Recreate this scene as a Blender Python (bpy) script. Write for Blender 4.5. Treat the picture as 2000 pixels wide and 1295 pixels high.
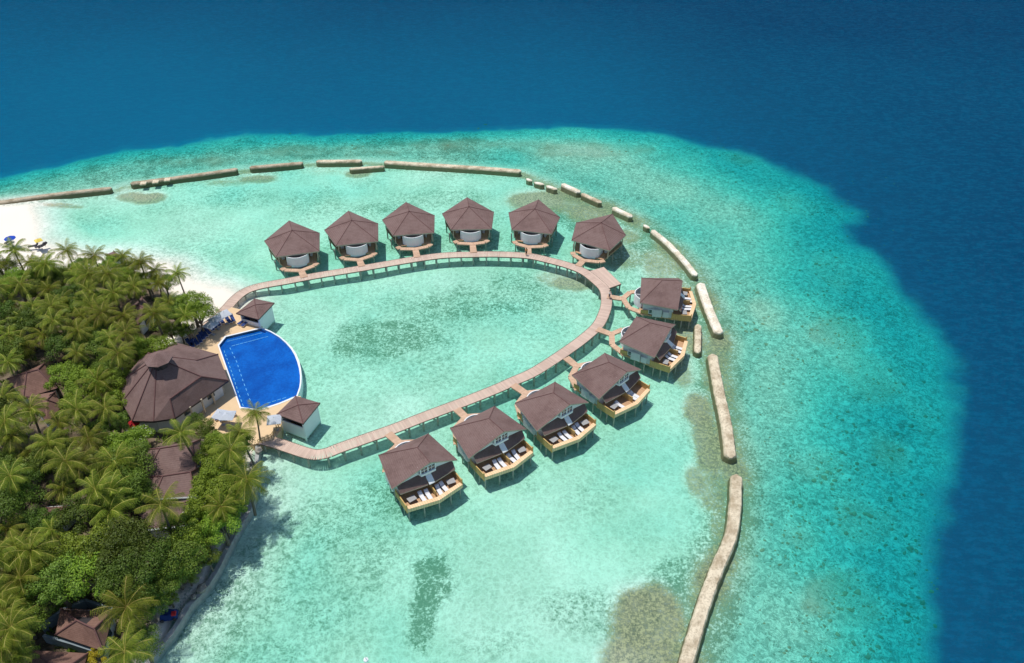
import bpy, math, random
import numpy as np
from mathutils import Vector, Matrix
random.seed(11); np.random.seed(11)
PI = math.pi
for o in list(bpy.data.objects): bpy.data.objects.remove(o)
scene = bpy.context.scene
COL = scene.collection

# ------------------------------------------------------------------ camera
PITCH = math.radians(37.8); FPX = 1556.0; CAMH = 85.0
cam_d = bpy.data.cameras.new('camera'); cam = bpy.data.objects.new('camera', cam_d); COL.objects.link(cam)
cam.location = (0, 0, CAMH); cam.rotation_euler = (PI/2 - PITCH, 0, 0)
cam_d.sensor_fit = 'HORIZONTAL'; cam_d.sensor_width = 36.0; cam_d.lens = 36.0*FPX/2000.0
cam_d.clip_start = 1.0; cam_d.clip_end = 9000.0
scene.camera = cam
scene.render.resolution_x = 1024; scene.render.resolution_y = 663

# ------------------------------------------------------------------ light
SUN_TO = Vector((-0.26, 0.13, 1.0)).normalized()
elev = math.asin(SUN_TO.z); azim = math.atan2(SUN_TO.x, SUN_TO.y)
world = bpy.data.worlds.new("World"); scene.world = world; world.use_nodes = True
wn = world.node_tree.nodes; wl = world.node_tree.links
sky = wn.new('ShaderNodeTexSky'); sky.sky_type = 'NISHITA'; sky.sun_disc = False
sky.sun_elevation = elev; sky.sun_rotation = azim; sky.air_density = 1.0; sky.dust_density = 0.6
bg = wn['Background']; wl.new(sky.outputs[0], bg.inputs[0]); bg.inputs[1].default_value = 0.11
sd_ = bpy.data.lights.new('sun', 'SUN'); sun = bpy.data.objects.new('sun', sd_); COL.objects.link(sun)
sd_.energy = 3.7; sd_.angle = math.radians(0.5); sd_.color = (1.0, 0.955, 0.88)
sun.rotation_euler = SUN_TO.to_track_quat('Z', 'Y').to_euler(); sun.location = (-60, 60, 200)
vs = scene.view_settings
vs.view_transform = 'Standard'; vs.look = 'None'; vs.exposure = 0.0; vs.gamma = 1.0; vs.use_curve_mapping = False
scene.cycles.transparent_max_bounces = 16

# ------------------------------------------------------------------ helpers
def U(u, v, z=0.0):
    """ground point at height z seen at photo position (u, v)"""
    s, c = math.sin(PITCH), math.cos(PITCH)
    a = (u-1000.0)/FPX; b = (v-647.5)/FPX
    dz = -s - b*c; t = (z-CAMH)/dz
    return Vector((a*t, (c-b*s)*t, z))
def U2(u, v, z=0.0): p = U(u, v, z); return (p.x, p.y)
def proj_np(x, y, z=0.0):
    s, c = math.sin(PITCH), math.cos(PITCH)
    zz = z-CAMH; Z = y*c - zz*s; Y = -(y*s + zz*c)
    Z = np.maximum(Z, 1.0)
    return 1000+FPX*x/Z, 647.5+FPX*Y/Z

class MB:
    def __init__(self): self.v = []; self.f = []; self.m = []; self.mat = 0
    def face(self, idx, mat=None): self.f.append(tuple(idx)); self.m.append(self.mat if mat is None else mat)
    def add(self, vs, fs, mat=None):
        n = len(self.v); self.v += [tuple(p) for p in vs]
        for f in fs: self.face([i+n for i in f], mat)
    def poly(self, pts, mat=None): self.add(pts, [list(range(len(pts)))], mat)
    def box(self, c, s, rz=0.0, mat=None, M=None):
        hx, hy, hz = s[0]/2, s[1]/2, s[2]/2; ca, sa = math.cos(rz), math.sin(rz); vs = []
        for dz in (-hz, hz):
            for dx, dy in ((-hx, -hy), (hx, -hy), (hx, hy), (-hx, hy)):
                p = Vector((c[0]+dx*ca-dy*sa, c[1]+dx*sa+dy*ca, c[2]+dz))
                vs.append(M @ p if M else p)
        self.add(vs, [(3,2,1,0),(4,5,6,7),(0,1,5,4),(1,2,6,5),(2,3,7,6),(3,0,4,7)], mat)
    def bar(self, a, b, w, h, mat=None):
        """box beam from a to b, width w, height h (top at the points)"""
        a = Vector(a); b = Vector(b); d = (b-a)
        if d.length < 1e-6: return
        d.normalize(); n = Vector((-d.y, d.x, 0))
        if n.length < 1e-4: n = Vector((1, 0, 0))
        n.normalize(); up = d.cross(n); 
        if up.z < 0: up = -up
        vs = []
        for p in (a, b):
            for sx, sz in ((-1, -1), (1, -1), (1, 0), (-1, 0)):
                vs.append(p + n*(sx*w/2) + up*(sz*h if sz else 0))
        self.add(vs, [(0,1,2,3),(7,6,5,4),(0,4,5,1),(1,5,6,2),(2,6,7,3),(3,7,4,0)], mat)
    def prism(self, pts, z0, z1, mat=None, side=None):
        n = len(pts); a = 0.5*sum(pts[i][0]*pts[(i+1)%n][1]-pts[(i+1)%n][0]*pts[i][1] for i in range(n))
        if a < 0: pts = pts[::-1]
        vs = [(p[0], p[1], z0) for p in pts] + [(p[0], p[1], z1) for p in pts]
        k = len(self.v); self.v += vs
        self.face([k+i for i in range(n)][::-1], side if side is not None else mat); self.face([k+n+i for i in range(n)], mat)
        for i in range(n): j = (i+1) % n; self.face((k+i, k+j, k+n+j, k+n+i), side if side is not None else mat)
    def tube(self, path, rad, n=6, mat=None, cap=True):
        path = [Vector(p) for p in path]; k0 = len(self.v)
        if not hasattr(rad, '__len__'): rad = [rad]*len(path)
        for i, p in enumerate(path):
            d = (path[min(i+1, len(path)-1)] - path[max(i-1, 0)]).normalized()
            t = Vector((0, 0, 1)) if abs(d.z) < .9 else Vector((1, 0, 0))
            a = d.cross(t).normalized(); b = d.cross(a)
            for j in range(n):
                an = 2*PI*j/n; self.v.append(tuple(p + a*(rad[i]*math.cos(an)) + b*(rad[i]*math.sin(an))))
        for i in range(len(path)-1):
            for j in range(n):
                q = (j+1) % n; self.face((k0+i*n+j, k0+i*n+q, k0+(i+1)*n+q, k0+(i+1)*n+j), mat)
        if cap:
            self.face([k0+j for j in range(n)], mat); self.face([k0+(len(path)-1)*n+j for j in range(n)][::-1], mat)
    def slab(self, tops, faces, th, mat=None, under=None):
        """roof planes given as vertices and faces, given thickness downwards; edges closed"""
        n = len(tops); k = len(self.v)
        self.v += [tuple(p) for p in tops] + [(p[0], p[1], p[2]-th) for p in tops]
        cnt = {}
        for f in faces:
            for i in range(len(f)):
                e = (f[i], f[(i+1) % len(f)]); cnt[e] = 1
        for f in faces:
            self.face([k+i for i in f], mat); self.face([k+n+i for i in f[::-1]], under if under is not None else mat)
        for (a, b) in cnt:
            if (b, a) not in cnt: self.face((k+a, k+n+a, k+n+b, k+b), under if under is not None else mat)
    def build(self, name, mats, parent=None, smooth=False):
        me = bpy.data.meshes.new(name); me.from_pydata(self.v, [], self.f)
        if not isinstance(mats, (list, tuple)): mats = [mats]
        for m in mats: me.materials.append(m)
        if len(mats) > 1: me.polygons.foreach_set('material_index', self.m)
        if smooth: me.polygons.foreach_set('use_smooth', [True]*len(me.polygons))
        me.update()
        import bmesh
        bm = bmesh.new(); bm.from_mesh(me)
        if getattr(self, 'fixn', True): bmesh.ops.recalc_face_normals(bm, faces=bm.faces)
        bm.to_mesh(me); bm.free()
        o = bpy.data.objects.new(name, me); COL.objects.link(o)
        if parent is not None: o.parent = parent
        return o
def tag(o, label=None, cat=None, group=None, kind=None):
    if label: o['label'] = label
    if cat: o['category'] = cat
    if group: o['group'] = group
    if kind: o['kind'] = kind
    return o
def empty(name, loc=(0, 0, 0), rz=0.0):
    o = bpy.data.objects.new(name, None); COL.objects.link(o); o.location = loc; o.rotation_euler = (0, 0, rz); o.empty_display_size = .5
    return o
def copy_tree(o, parent=None):
    c = o.copy(); COL.objects.link(c)
    if parent is not None: c.parent = parent
    for ch in list(o.children): copy_tree(ch, c)
    return c

# ------------------------------------------------------------------ materials
class NT:
    def __init__(self, name):
        self.mat = bpy.data.materials.new(name); self.mat.use_nodes = True
        self.t = self.mat.node_tree; self.t.nodes.clear(); self.out = self.t.nodes.new('ShaderNodeOutputMaterial')
    def n(self, ty, **kw):
        nd = self.t.nodes.new(ty)
        for k, v in kw.items():
            if k[0] == '_': setattr(nd, k[1:], v)
            else:
                key = {'I0': 0, 'I1': 1, 'I2': 2}.get(k, k.replace('__', ' '))
                if hasattr(v, 'links') or isinstance(v, bpy.types.NodeSocket): self.t.links.new(v, nd.inputs[key])
                else: nd.inputs[key].default_value = v
        return nd
    def link(self, a, b): self.t.links.new(a, b)
    def coord(self): return self.n('ShaderNodeTexCoord').outputs['Object']
    def pos(self): return self.n('ShaderNodeNewGeometry').outputs['Position']
    def noise(self, vec, scale, detail=4, rough=.6, dist=0.0):
        return self.n('ShaderNodeTexNoise', Vector=vec, Scale=scale, Detail=detail, Roughness=rough, Distortion=dist).outputs['Fac']
    def attr(self, name): return self.n('ShaderNodeAttribute', _attribute_name=name).outputs['Fac']
    def math(self, op, a, b=0.0, c=0.0, clamp=False):
        nd = self.t.nodes.new('ShaderNodeMath'); nd.operation = op; nd.use_clamp = clamp
        for i, v in enumerate((a, b, c)):
            if isinstance(v, bpy.types.NodeSocket): self.t.links.new(v, nd.inputs[i])
            else: nd.inputs[i].default_value = v
        return nd.outputs[0]
    def step(self, x, lo, hi):
        nd = self.n('ShaderNodeMapRange', _interpolation_type='SMOOTHSTEP'); 
        for i, v in ((0, x), (1, lo), (2, hi)):
            if isinstance(v, bpy.types.NodeSocket): self.t.links.new(v, nd.inputs[i])
            else: nd.inputs[i].default_value = v
        return nd.outputs[0]
    def mix(self, f, a, b, blend='MIX'):
        nd = self.t.nodes.new('ShaderNodeMixRGB'); nd.blend_type = blend
        for i, v in enumerate((f, a, b)):
            if isinstance(v, bpy.types.NodeSocket): self.t.links.new(v, nd.inputs[i])
            elif i == 0: nd.inputs[0].default_value = v
            else: nd.inputs[i].default_value = (v[0], v[1], v[2], 1)
        return nd.outputs[0]
    def bsdf(self, col, rough=.7, spec=.3, normal=None, trans=0):
        nd = self.t.nodes.new('ShaderNodeBsdfPrincipled')
        for k, v in (('Base Color', col), ('Roughness', rough), ('Specular IOR Level', spec)):
            if isinstance(v, bpy.types.NodeSocket): self.t.links.new(v, nd.inputs[k])
            elif k == 'Base Color': nd.inputs[k].default_value = (v[0], v[1], v[2], 1)
            else: nd.inputs[k].default_value = v
        if normal: self.t.links.new(normal, nd.inputs['Normal'])
        return nd.outputs[0]
    def bump(self, h, strength=.5, dist=.1):
        return self.n('ShaderNodeBump', Height=h, Strength=strength, Distance=dist).outputs[0]
    def done(self, sh): self.t.links.new(sh, self.out.inputs[0]); return self.mat

def simple(name, col, rough=.6, var=.25, scale=2.0, spec=.3, bump=0.0):
    t = NT(name); c = t.coord(); nz = t.noise(c, scale, 5)
    dark = [x*(1-var) for x in col]; lite = [min(1, x*(1+var*.7)) for x in col]
    cc = t.mix(nz, dark, lite)
    nm = t.bump(t.noise(c, scale*6, 3), bump, .03) if bump else None
    return t.done(t.bsdf(cc, rough, spec, nm))

def roof_mat(name, a, b, zfreq=9.0):
    t = NT(name); c = t.coord(); sep = t.n('ShaderNodeSeparateXYZ', Vector=c)
    rnd = t.n('ShaderNodeObjectInfo').outputs['Random']
    w = t.math('FRACT', t.math('ADD', t.math('MULTIPLY', sep.outputs[2], zfreq), t.math('MULTIPLY', t.noise(c, .9, 2), .35)))
    line = t.step(w, 0.72, 1.0)
    mott = t.noise(c, 3.2, 6, .75); big = t.noise(t.pos(), .33, 5, .7)
    tile = t.n('ShaderNodeTexVoronoi', Vector=c, Scale=5.0).outputs['Color']
    tl = t.n('ShaderNodeSeparateColor', Color=tile).outputs[0]
    f = t.math('ADD', t.math('MULTIPLY', mott, .5), t.math('MULTIPLY', tl, .5))
    col = t.mix(f, a, b)
    col = t.mix(t.math('MULTIPLY', t.step(big, .40, .66), .5), col, (a[0]*1.55, a[1]*1.7, a[2]*1.7)); col = t.mix(t.math('MULTIPLY', t.step(big, .50, .34), .4), col, (a[0]*.75, a[1]*.75, a[2]*.75))
    col = t.mix(t.math('MULTIPLY', line, .45), col, (a[0]*.45, a[1]*.45, a[2]*.45))
    h = t.math('SUBTRACT', f, t.math('MULTIPLY', line, .8))
    return t.done(t.bsdf(col, .85, .15, t.bump(h, .5, .04)))

def plank_mat(name, a, b, grain=6.0):
    t = NT(name); c = t.coord(); g = t.n('ShaderNodeNewGeometry')
    r = g.outputs['Random Per Island']; nz = t.noise(c, grain, 4); big = t.noise(c, .25, 3)
    f = t.math('ADD', t.math('MULTIPLY', r, .6), t.math('MULTIPLY', nz, .4))
    col = t.mix(f, a, b); col = t.mix(t.math('MULTIPLY', t.step(big, .5, .75), .3), col, [x*.7 for x in a])
    return t.done(t.bsdf(col, .75, .2, t.bump(nz, .3, .02)))
def stripe_mat(name, a, b, axis, freq, rough=.7):
    t = NT(name); c = t.coord(); sep = t.n('ShaderNodeSeparateXYZ', Vector=c)
    x = t.math('MULTIPLY', sep.outputs[axis], freq); fr = t.math('FRACT', x); fl = t.math('FLOOR', x)
    rn = t.n('ShaderNodeTexWhiteNoise', _noise_dimensions='1D', W=fl).outputs['Value']
    f = t.math('ADD', t.math('MULTIPLY', rn, .6), t.math('MULTIPLY', t.noise(c, 3.0, 5), .4))
    col = t.mix(f, a, b); col = t.mix(t.math('MULTIPLY', t.step(fr, .82, .96), .7), col, [q*.3 for q in a])
    return t.done(t.bsdf(col, rough, .2))

M = {}
M['roof'] = roof_mat('roof_shingle', (.152, .097, .089), (.23, .150, .136))
M['roof_old'] = roof_mat('roof_shingle_weathered', (.17, .095, .075), (.26, .15, .12), 7.0)
M['ridge'] = simple('roof_ridge', (.155, .078, .074), .8, .3, 4)
M['fascia'] = simple('fascia_cream', (.52, .45, .34), .6, .25, 3)
M['white'] = simple('white_paint', (.85, .86, .87), .5, .10, 1.2)
M['white_dirty'] = simple('white_render', (.66, .68, .68), .6, .22, .9)
M['board_grey'] = simple('grey_board', (.36, .36, .36), .7, .2, 2)  # plain grey board, the table tops' own colour
M['pier'] = plank_mat('pier_boards', (.54, .39, .315), (.72, .55, .45))
M['pier_beam'] = simple('pier_beam', (.22, .17, .13), .8, .4, 3)
M['post'] = simple('weathered_post', (.42, .39, .34), .8, .45, 2.5)
M['deck'] = stripe_mat('brown_decking', (.46, .28, .16), (.62, .40, .24), 1, 5.0)
M['link'] = plank_mat('link_boards', (.52, .34, .23), (.70, .48, .34))
M['orange'] = stripe_mat('new_timber', (.80, .53, .30), (.92, .67, .42), 1, 3.0)
M['ochre'] = stripe_mat('ochre_screen', (.52, .34, .12), (.68, .47, .19), 0, 6.0)
M['slate'] = simple('dark_floor', (.12, .13, .15), .5, .3, 3)
M['glass'] = simple('window_glass', (.04, .07, .09), .08, .2, 2, .8)
M['door'] = simple('brown_door', (.16, .09, .055), .5, .3, 3)
M['cushion'] = simple('pale_cushion', (.74, .74, .76), .8, .1, 6)
M['navy'] = simple('navy_fabric', (.03, .06, .20), .8, .3, 6)
M['dark_frame'] = simple('dark_frame', (.05, .045, .05), .5, .2, 6)
M['canvas'] = simple('grey_canvas', (.50, .54, .60), .85, .2, 3)
M['blue_canvas'] = simple('blue_canvas', (.01, .07, .50), .8, .2, 3)
M['yellow_canvas'] = simple('yellow_canvas', (.80, .62, .12), .8, .15, 3)
M['red_canvas'] = simple('red_canvas', (.50, .02, .03), .8, .15, 3)
M['metal'] = simple('grey_metal', (.35, .36, .38), .35, .2, 5, .5)
M['wallgrey'] = simple('blue_grey_wall', (.20, .25, .28), .7, .3, 1.5)
M['gutter'] = simple('gutter_grey', (.33, .35, .35), .6, .2, 2)
M['tile'] = simple('pool_deck_tile', (.72, .52, .31), .6, .12, .8)
M['rim'] = simple('pool_rim', (.80, .84, .88), .4, .08, 1)

def stone_mat(name, top, stain, edge):
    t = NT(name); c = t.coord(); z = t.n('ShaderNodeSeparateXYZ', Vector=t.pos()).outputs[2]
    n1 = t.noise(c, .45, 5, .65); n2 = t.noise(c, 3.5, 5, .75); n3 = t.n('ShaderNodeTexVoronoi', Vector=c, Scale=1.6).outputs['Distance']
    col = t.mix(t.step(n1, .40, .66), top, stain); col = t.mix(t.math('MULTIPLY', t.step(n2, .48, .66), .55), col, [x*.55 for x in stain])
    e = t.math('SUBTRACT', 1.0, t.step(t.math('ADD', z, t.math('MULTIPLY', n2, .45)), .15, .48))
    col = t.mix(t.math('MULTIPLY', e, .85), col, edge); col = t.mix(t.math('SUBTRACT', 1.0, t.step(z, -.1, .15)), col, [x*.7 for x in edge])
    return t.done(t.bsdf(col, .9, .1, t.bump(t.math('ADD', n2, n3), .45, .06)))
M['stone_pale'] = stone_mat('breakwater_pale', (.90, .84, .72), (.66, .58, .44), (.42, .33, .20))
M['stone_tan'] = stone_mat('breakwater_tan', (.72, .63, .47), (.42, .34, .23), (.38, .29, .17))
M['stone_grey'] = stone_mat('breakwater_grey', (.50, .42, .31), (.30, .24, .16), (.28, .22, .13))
M['seawall'] = simple('sea_wall_stone', (.38, .39, .38), .85, .5, 1.6, .1, .7)
M['rock'] = simple('rock', (.34, .31, .27), .9, .5, 2.0, .1, .6)

def leaf_mat(name, a, b, tr=.35):
    t = NT(name); c = t.coord(); rnd = t.n('ShaderNodeObjectInfo').outputs['Random']; isl = t.n('ShaderNodeNewGeometry').outputs['Random Per Island']
    f = t.math('ADD', t.math('MULTIPLY', t.noise(c, .5, 3), .5), t.math('MULTIPLY', isl, .5))
    col = t.mix(f, a, b); hs = t.n('ShaderNodeHueSaturation', Hue=t.math('ADD', .48, t.math('MULTIPLY', rnd, .035)), Saturation=1.0, Value=t.math('ADD', .75, t.math('MULTIPLY', rnd, .5)), Color=col).outputs[0]
    p = t.bsdf(hs, .5, .25); tl = t.n('ShaderNodeBsdfTranslucent', Color=hs).outputs[0]
    return t.done(t.n('ShaderNodeMixShader', I0=tr, I1=p, I2=tl).outputs[0])
M['frond'] = leaf_mat('palm_leaf', (.055, .115, .012), (.37, .42, .045), .28)
M['frond_old'] = leaf_mat('palm_leaf_old', (.34, .32, .07), (.46, .40, .10), .25)
M['leaf_bright'] = leaf_mat('leaf_bright', (.085, .17, .016), (.34, .44, .045), .25)
M['leaf_mid'] = leaf_mat('leaf_mid', (.06, .12, .018), (.24, .33, .045), .25)
M['leaf_dark'] = leaf_mat('leaf_dark', (.045, .09, .014), (.15, .22, .03), .25)
M['leaf_yellow'] = leaf_mat('leaf_yellow', (.30, .22, .02), (.48, .36, .03))
M['flower'] = simple('white_flower', (.8, .78, .72), .7, .1, 4)
M['bark'] = simple('bark', (.20, .17, .13), .9, .4, 3, .1)

# ------------------------------------------------------------------ numpy field helpers
def vnoise(x, y, scale, seed=0):
    r = np.random.RandomState(seed); T = r.rand(256, 256)
    x = x/scale; y = y/scale; xi = np.floor(x).astype(int); yi = np.floor(y).astype(int); fx = x-xi; fy = y-yi
    fx = fx*fx*(3-2*fx); fy = fy*fy*(3-2*fy)
    g = lambda a, b: T[a % 256, b % 256]
    return (g(xi, yi)*(1-fx)*(1-fy)+g(xi+1, yi)*fx*(1-fy)+g(xi, yi+1)*(1-fx)*fy+g(xi+1, yi+1)*fx*fy)
def fbm(x, y, scale, seed=0, oct=4):
    s = 0; a = .5; t = 0
    for k in range(oct): s = s + a*vnoise(x, y, scale/2**k, seed+k); t += a; a *= .5
    return s/t
def sdist(px, py, poly):
    """signed distance to polygon, positive inside"""
    P = np.array(poly, float); Q = np.roll(P, -1, 0); d2 = np.full(px.shape, 1e18); ins = np.zeros(px.shape, bool)
    for (ax, ay), (bx, by) in zip(P, Q):
        ex, ey = bx-ax, by-ay; wx, wy = px-ax, py-ay; t = np.clip((wx*ex+wy*ey)/(ex*ex+ey*ey+1e-9), 0, 1)
        d2 = np.minimum(d2, (wx-ex*t)**2+(wy-ey*t)**2)
        c = ((ay > py) != (by > py)) & (px < (bx-ax)*(py-ay)/(by-ay+1e-12)+ax); ins ^= c
    d = np.sqrt(d2); return np.where(ins, d, -d)
def ldist(px, py, line):
    P = np.array(line, float); d2 = np.full(px.shape, 1e18)
    for (ax, ay), (bx, by) in zip(P[:-1], P[1:]):
        ex, ey = bx-ax, by-ay; wx, wy = px-ax, py-ay; t = np.clip((wx*ex+wy*ey)/(ex*ex+ey*ey+1e-9), 0, 1)
        d2 = np.minimum(d2, (wx-ex*t)**2+(wy-ey*t)**2)
    return np.sqrt(d2)
def sstep(x, a, b): t = np.clip((x-a)/(b-a), 0, 1); return t*t*(3-2*t)

REEF = [U2(*q) for q in [(-500,430),(-150,365),(0,338),(120,317),(250,291),(400,269),(550,259),(750,250),(1000,246),(1150,248),(1290,260),(1400,285),(1480,308),(1545,335),(1600,362),(1650,388),(1688,408),(1690,428),(1672,452),(1690,476),(1738,500),(1772,552),(1800,618),(1842,680),(1856,730),(1848,850),(1836,950),(1830,1100),(1842,1295),(1860,1700),(-700,1900)]]
BWLINE_PX = [(-400,455),(-60,402),(0,393),(218,367),(254,357),(464,329),(592,316),(700,312),(750,315),(1018,333),(1088,366),(1175,394),(1235,422),(1274,446),(1330,500),(1362,540),(1385,600),(1408,655),(1405,760),(1428,895),(1439,925),(1436,985),(1428,1045),(1400,1115),(1345,1295),(1300,1450),(1240,1700)]
INNER = [U2(*q) for q in BWLINE_PX] + [U2(-700, 1900)]
LAND = [U2(*q, .5) for q in [(-600,500),(-120,408),(0,398),(55,396),(62,430),(72,462),(110,486),(180,497),(260,505),(330,517),(372,545),(405,562),(452,572),(470,585),(440,615),(400,660),(400,700),(400,780),(420,830),(440,880),(430,1000),(-500,1000)]]
ISLE = [U2(*q, .9) for q in [(-900,1000),(-700,640),(-300,540),(0,512),(150,505),(280,520),(350,545),(395,600),(370,655),(395,690),(430,780),(440,835),(500,862),(500,905),(497,950),(491,985),(470,1020),(452,1050),(436,1080),(405,1140),(370,1180),(335,1232),(300,1275),(270,1320),(200,1420),(60,1650),(-700,1900)]]
ISLE_IN = [U2(*q, .9) for q in [(-900,1000),(-700,640),(-300,555),(0,532),(150,520),(270,535),(330,560),(375,605),(330,660),(300,690),(300,790),(420,850),(488,870),(480,985),(445,1035),(410,1080),(385,1120),(345,1155),(300,1190),(285,1240),(245,1320),(60,1600),(-700,1900)]]

def axis(lo, hi, step, olo, ohi):
    a = [lo]; s = step
    while a[-1] > olo: s *= 1.25; a.append(a[-1]-s)
    b = list(np.arange(lo+step, hi, step)); c = [b[-1]]; s = step
    while c[-1] < ohi: s *= 1.25; c.append(c[-1]+s)
    return np.array(a[::-1]+b+c[1:])
GX = axis(-135, 112, .8, -4500, 4500); GY = axis(28, 235, .8, -500, 7500)
X, Y = np.meshgrid(GX, GY)
wx = X + (fbm(X, Y, 14, 1)-.5)*7 + (fbm(X, Y, 3, 5)-.5)*2.2; wy = Y + (fbm(X, Y, 14, 9)-.5)*7 + (fbm(X, Y, 3, 15)-.5)*2.2
dreef = sdist(wx, wy, REEF); dinner = sdist(X, Y, INNER)
wx2 = X+(fbm(X, Y, 6, 31)-.5)*2.5; wy2 = Y+(fbm(X, Y, 6, 41)-.5)*2.5
dland = sdist(wx2, wy2, LAND); disle = sdist(X, Y, ISLE); disin = sdist(wx2, wy2, ISLE_IN)
east = sstep(X, 10, 70)
deep = 1-sstep(dreef, -1.6-1.0*east, .8+1.8*east)
reef = sstep(-dinner, -1, 6)                                  # outside the breakwater
reefslope = reef*(1-sstep(dreef, 0, 8+18*east))
reefgrad = reef*(1-sstep(dreef, -2, 12+30*east))
drop = 1-sstep(dreef, -16-8*east, -4-3*east)
H = -0.95 - reef*.7 - reefslope*1.6 - drop*5 + (fbm(X, Y, 7, 3)-.5)*.3*(1-deep)
hb = np.clip(.11*dland, -1.2, .9) ; H = np.maximum(H, np.where(dland > -12, hb + (-.25*(1-sstep(dland, -12, -7))), -50))
H = np.where((disle < 0) & (dland < -3), np.maximum(H, -.5-.5*sstep(-disle, 1, 12)), H)
H = np.where(disle > .8, np.maximum(H, .6+.55*sstep(disin, 0, 8)+(fbm(X, Y, 5, 8)-.5)*.25), H)
def blob(u, v, ru, rv, rot=0.0, wob=.35, seed=3):
    c = U(u, v); dx = X-c.x; dy = Y-c.y
    mx = ru*CAMH/ (math.sin(PITCH)+ (v-647.5)/FPX*math.cos(PITCH))/FPX
    th = PITCH+math.atan((v-647.5)/FPX); my = rv*CAMH/(math.sin(PITCH)+(v-647.5)/FPX*math.cos(PITCH))/FPX/ math.sin(th)*math.cos(th-PITCH)
    ca, sa = math.cos(rot), math.sin(rot); a = (dx*ca+dy*sa)/mx; b = (-dx*sa+dy*ca)/my
    r = np.sqrt(a*a+b*b)+(fbm(X, Y, max(2.5, min(mx, my)*1.2), seed+int(u) % 97)-.5)*2*wob
    return 1-sstep(r, .55, 1.15)
algae = np.zeros_like(X); brown = np.zeros_like(X)
for a in [(760,655,120,50,.75),(900,590,150,50,.7),(1010,570,90,50,.6),(820,720,90,40,.35),(1050,620,70,50,.3),(620,390,70,30,.45),(760,400,90,25,.6),(840,380,120,25,.5),(480,380,80,20,.45),(340,400,60,18,.35),(180,420,70,20,.35),(700,350,60,18,.4),(1130,410,90,30,.9),(1230,480,60,40,.8),(960,420,60,20,.4),
          (840,1130,45,90,.9),(820,1210,35,60,.8),(740,960,90,60,.6),(640,1020,110,60,.5),(590,1130,100,60,.4),(720,1080,60,90,.45),(640,1180,70,60,.5),(430,1200,100,90,.6),(520,1080,80,60,.5),(480,1270,120,50,.5),(1000,930,60,25,.35),(1170,960,60,40,.3),(1130,1200,110,70,.55),(1300,1190,130,90,.9),(1330,1120,70,50,.7),(960,1250,100,40,.35),(520,950,60,40,.45),(640,1240,90,50,.3),(740,930,50,30,.5),
          (1300,640,70,40,.5),(1250,480,40,40,.7),(670,470,60,25,.45),(790,470,70,25,.5),(900,470,120,35,.45),(1040,470,60,30,.5),(560,620,60,20,.1),(600,850,40,15,.4)]:
    algae = np.maximum(algae, blob(*a[:4], wob=.6)*a[4])
for a in [(1262,1200,85,85,.85),(1250,1290,95,90,.9),(1385,870,38,70,.85),(1390,960,35,60,.6),(1370,800,35,50,.8),(1400,740,30,50,.6),(1360,930,26,40,.7),(1050,388,70,24,.9),(1150,412,55,22,.75),(1110,395,60,20,.7),(1290,510,50,40,.6),(1330,570,40,50,.65),(1345,650,40,50,.75),(290,380,42,15,.95),(255,378,40,12,.7),(700,333,34,10,.8),(500,343,48,10,.8),(440,350,60,8,.5),(1120,548,60,18,.75),(1080,535,40,14,.5),(1220,500,50,26,.5),(1330,710,30,50,.6),(120,396,50,7,.6),(640,330,60,7,.4),(1200,455,60,20,.65),(1410,1030,26,60,.55),(1375,1130,24,70,.5)]:
    brown = np.maximum(brown, blob(*a[:4], wob=.28)*a[4])
eastnear = sstep(X, 2, 16)
dbw = ldist(X, Y, [U2(*q) for q in BWLINE_PX])
near = (1-sstep(dbw, .5, 6+2.5*eastnear+5*(fbm(X, Y, 5, 77)-.5))); eastbw = sstep(X, 2, 16)
algae = np.maximum(algae, near*(.55+.45*eastbw)); algae = np.maximum(algae, (1-sstep(dbw, 2, 14))*eastbw*.5*(1-sstep(np.abs(dinner+3), 4, 14)))
brown = np.maximum(brown, (1-sstep(dbw, .3, 2.6+2.2*eastnear))*.85*fbm(X, Y, 6, 55)*1.5)
rp = fbm(X, Y, 5, 61, 5); northreef = 1-sstep(X, -20, 20)
algae = np.maximum(algae, reef*(.30+.35*northreef*sstep(dreef, 0, 6)*(1-sstep(dreef, 14, 26)) + .25*sstep(rp, .45, .7)))
depth = np.clip(-H, 0, 30)
tint = np.clip(sstep(depth, 0, 1.0)*.38 + reef*.09 + reefgrad*.36 + (fbm(X, Y, 18, 91)-.5)*.30*sstep(depth, .3, 1.2), 0, 1)
coralm = np.zeros_like(X)
for (u, v, ru, rv, k_) in [(1640,640,60,50,.8),(1500,600,40,40,.5),(1690,730,60,60,.7),(1620,520,40,40,.6),(1740,880,45,60,.7),(1600,900,60,40,.5),(1690,1010,60,50,.8),(1560,1040,50,40,.5),(1660,1170,80,60,.9),(1620,1250,80,50,.7),(1450,300,60,20,.8),(1560,390,60,25,.6),(1760,1000,40,90,.5),(640,290,180,14,.8),(900,275,180,14,.7),(1150,285,150,18,.8),(400,310,120,12,.7),(1330,300,80,20,.6),(1500,470,60,50,.4),(1780,780,30,60,.5),(1500,750,50,60,.3)]:
    coralm = np.maximum(coralm, blob(u, v, ru, rv, wob=.55)*k_)
coralm = coralm*(.35+1.1*fbm(X, Y, 4, 141))*reef
tint = np.clip(tint - .10*coralm - np.clip(brown, 0, 1)*.24, 0, 1)
mott = np.clip(.46 + 1.1*(fbm(X, Y, 22, 121)-.45) + .9*algae + .35*reef, .12, 1)
tint = np.maximum(tint, deep)
blue = .46 + .12*sstep(X, 20, -110) - .32*sstep(X, 0, 130) + .20*np.exp(-np.maximum(-dreef, 0)/45.0)*(1-east) - .42*sstep(Y, 205, 360) + (fbm(X, Y, 60, 99)-.5)*.2
blue = np.clip(blue, 0, 1)

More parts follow.
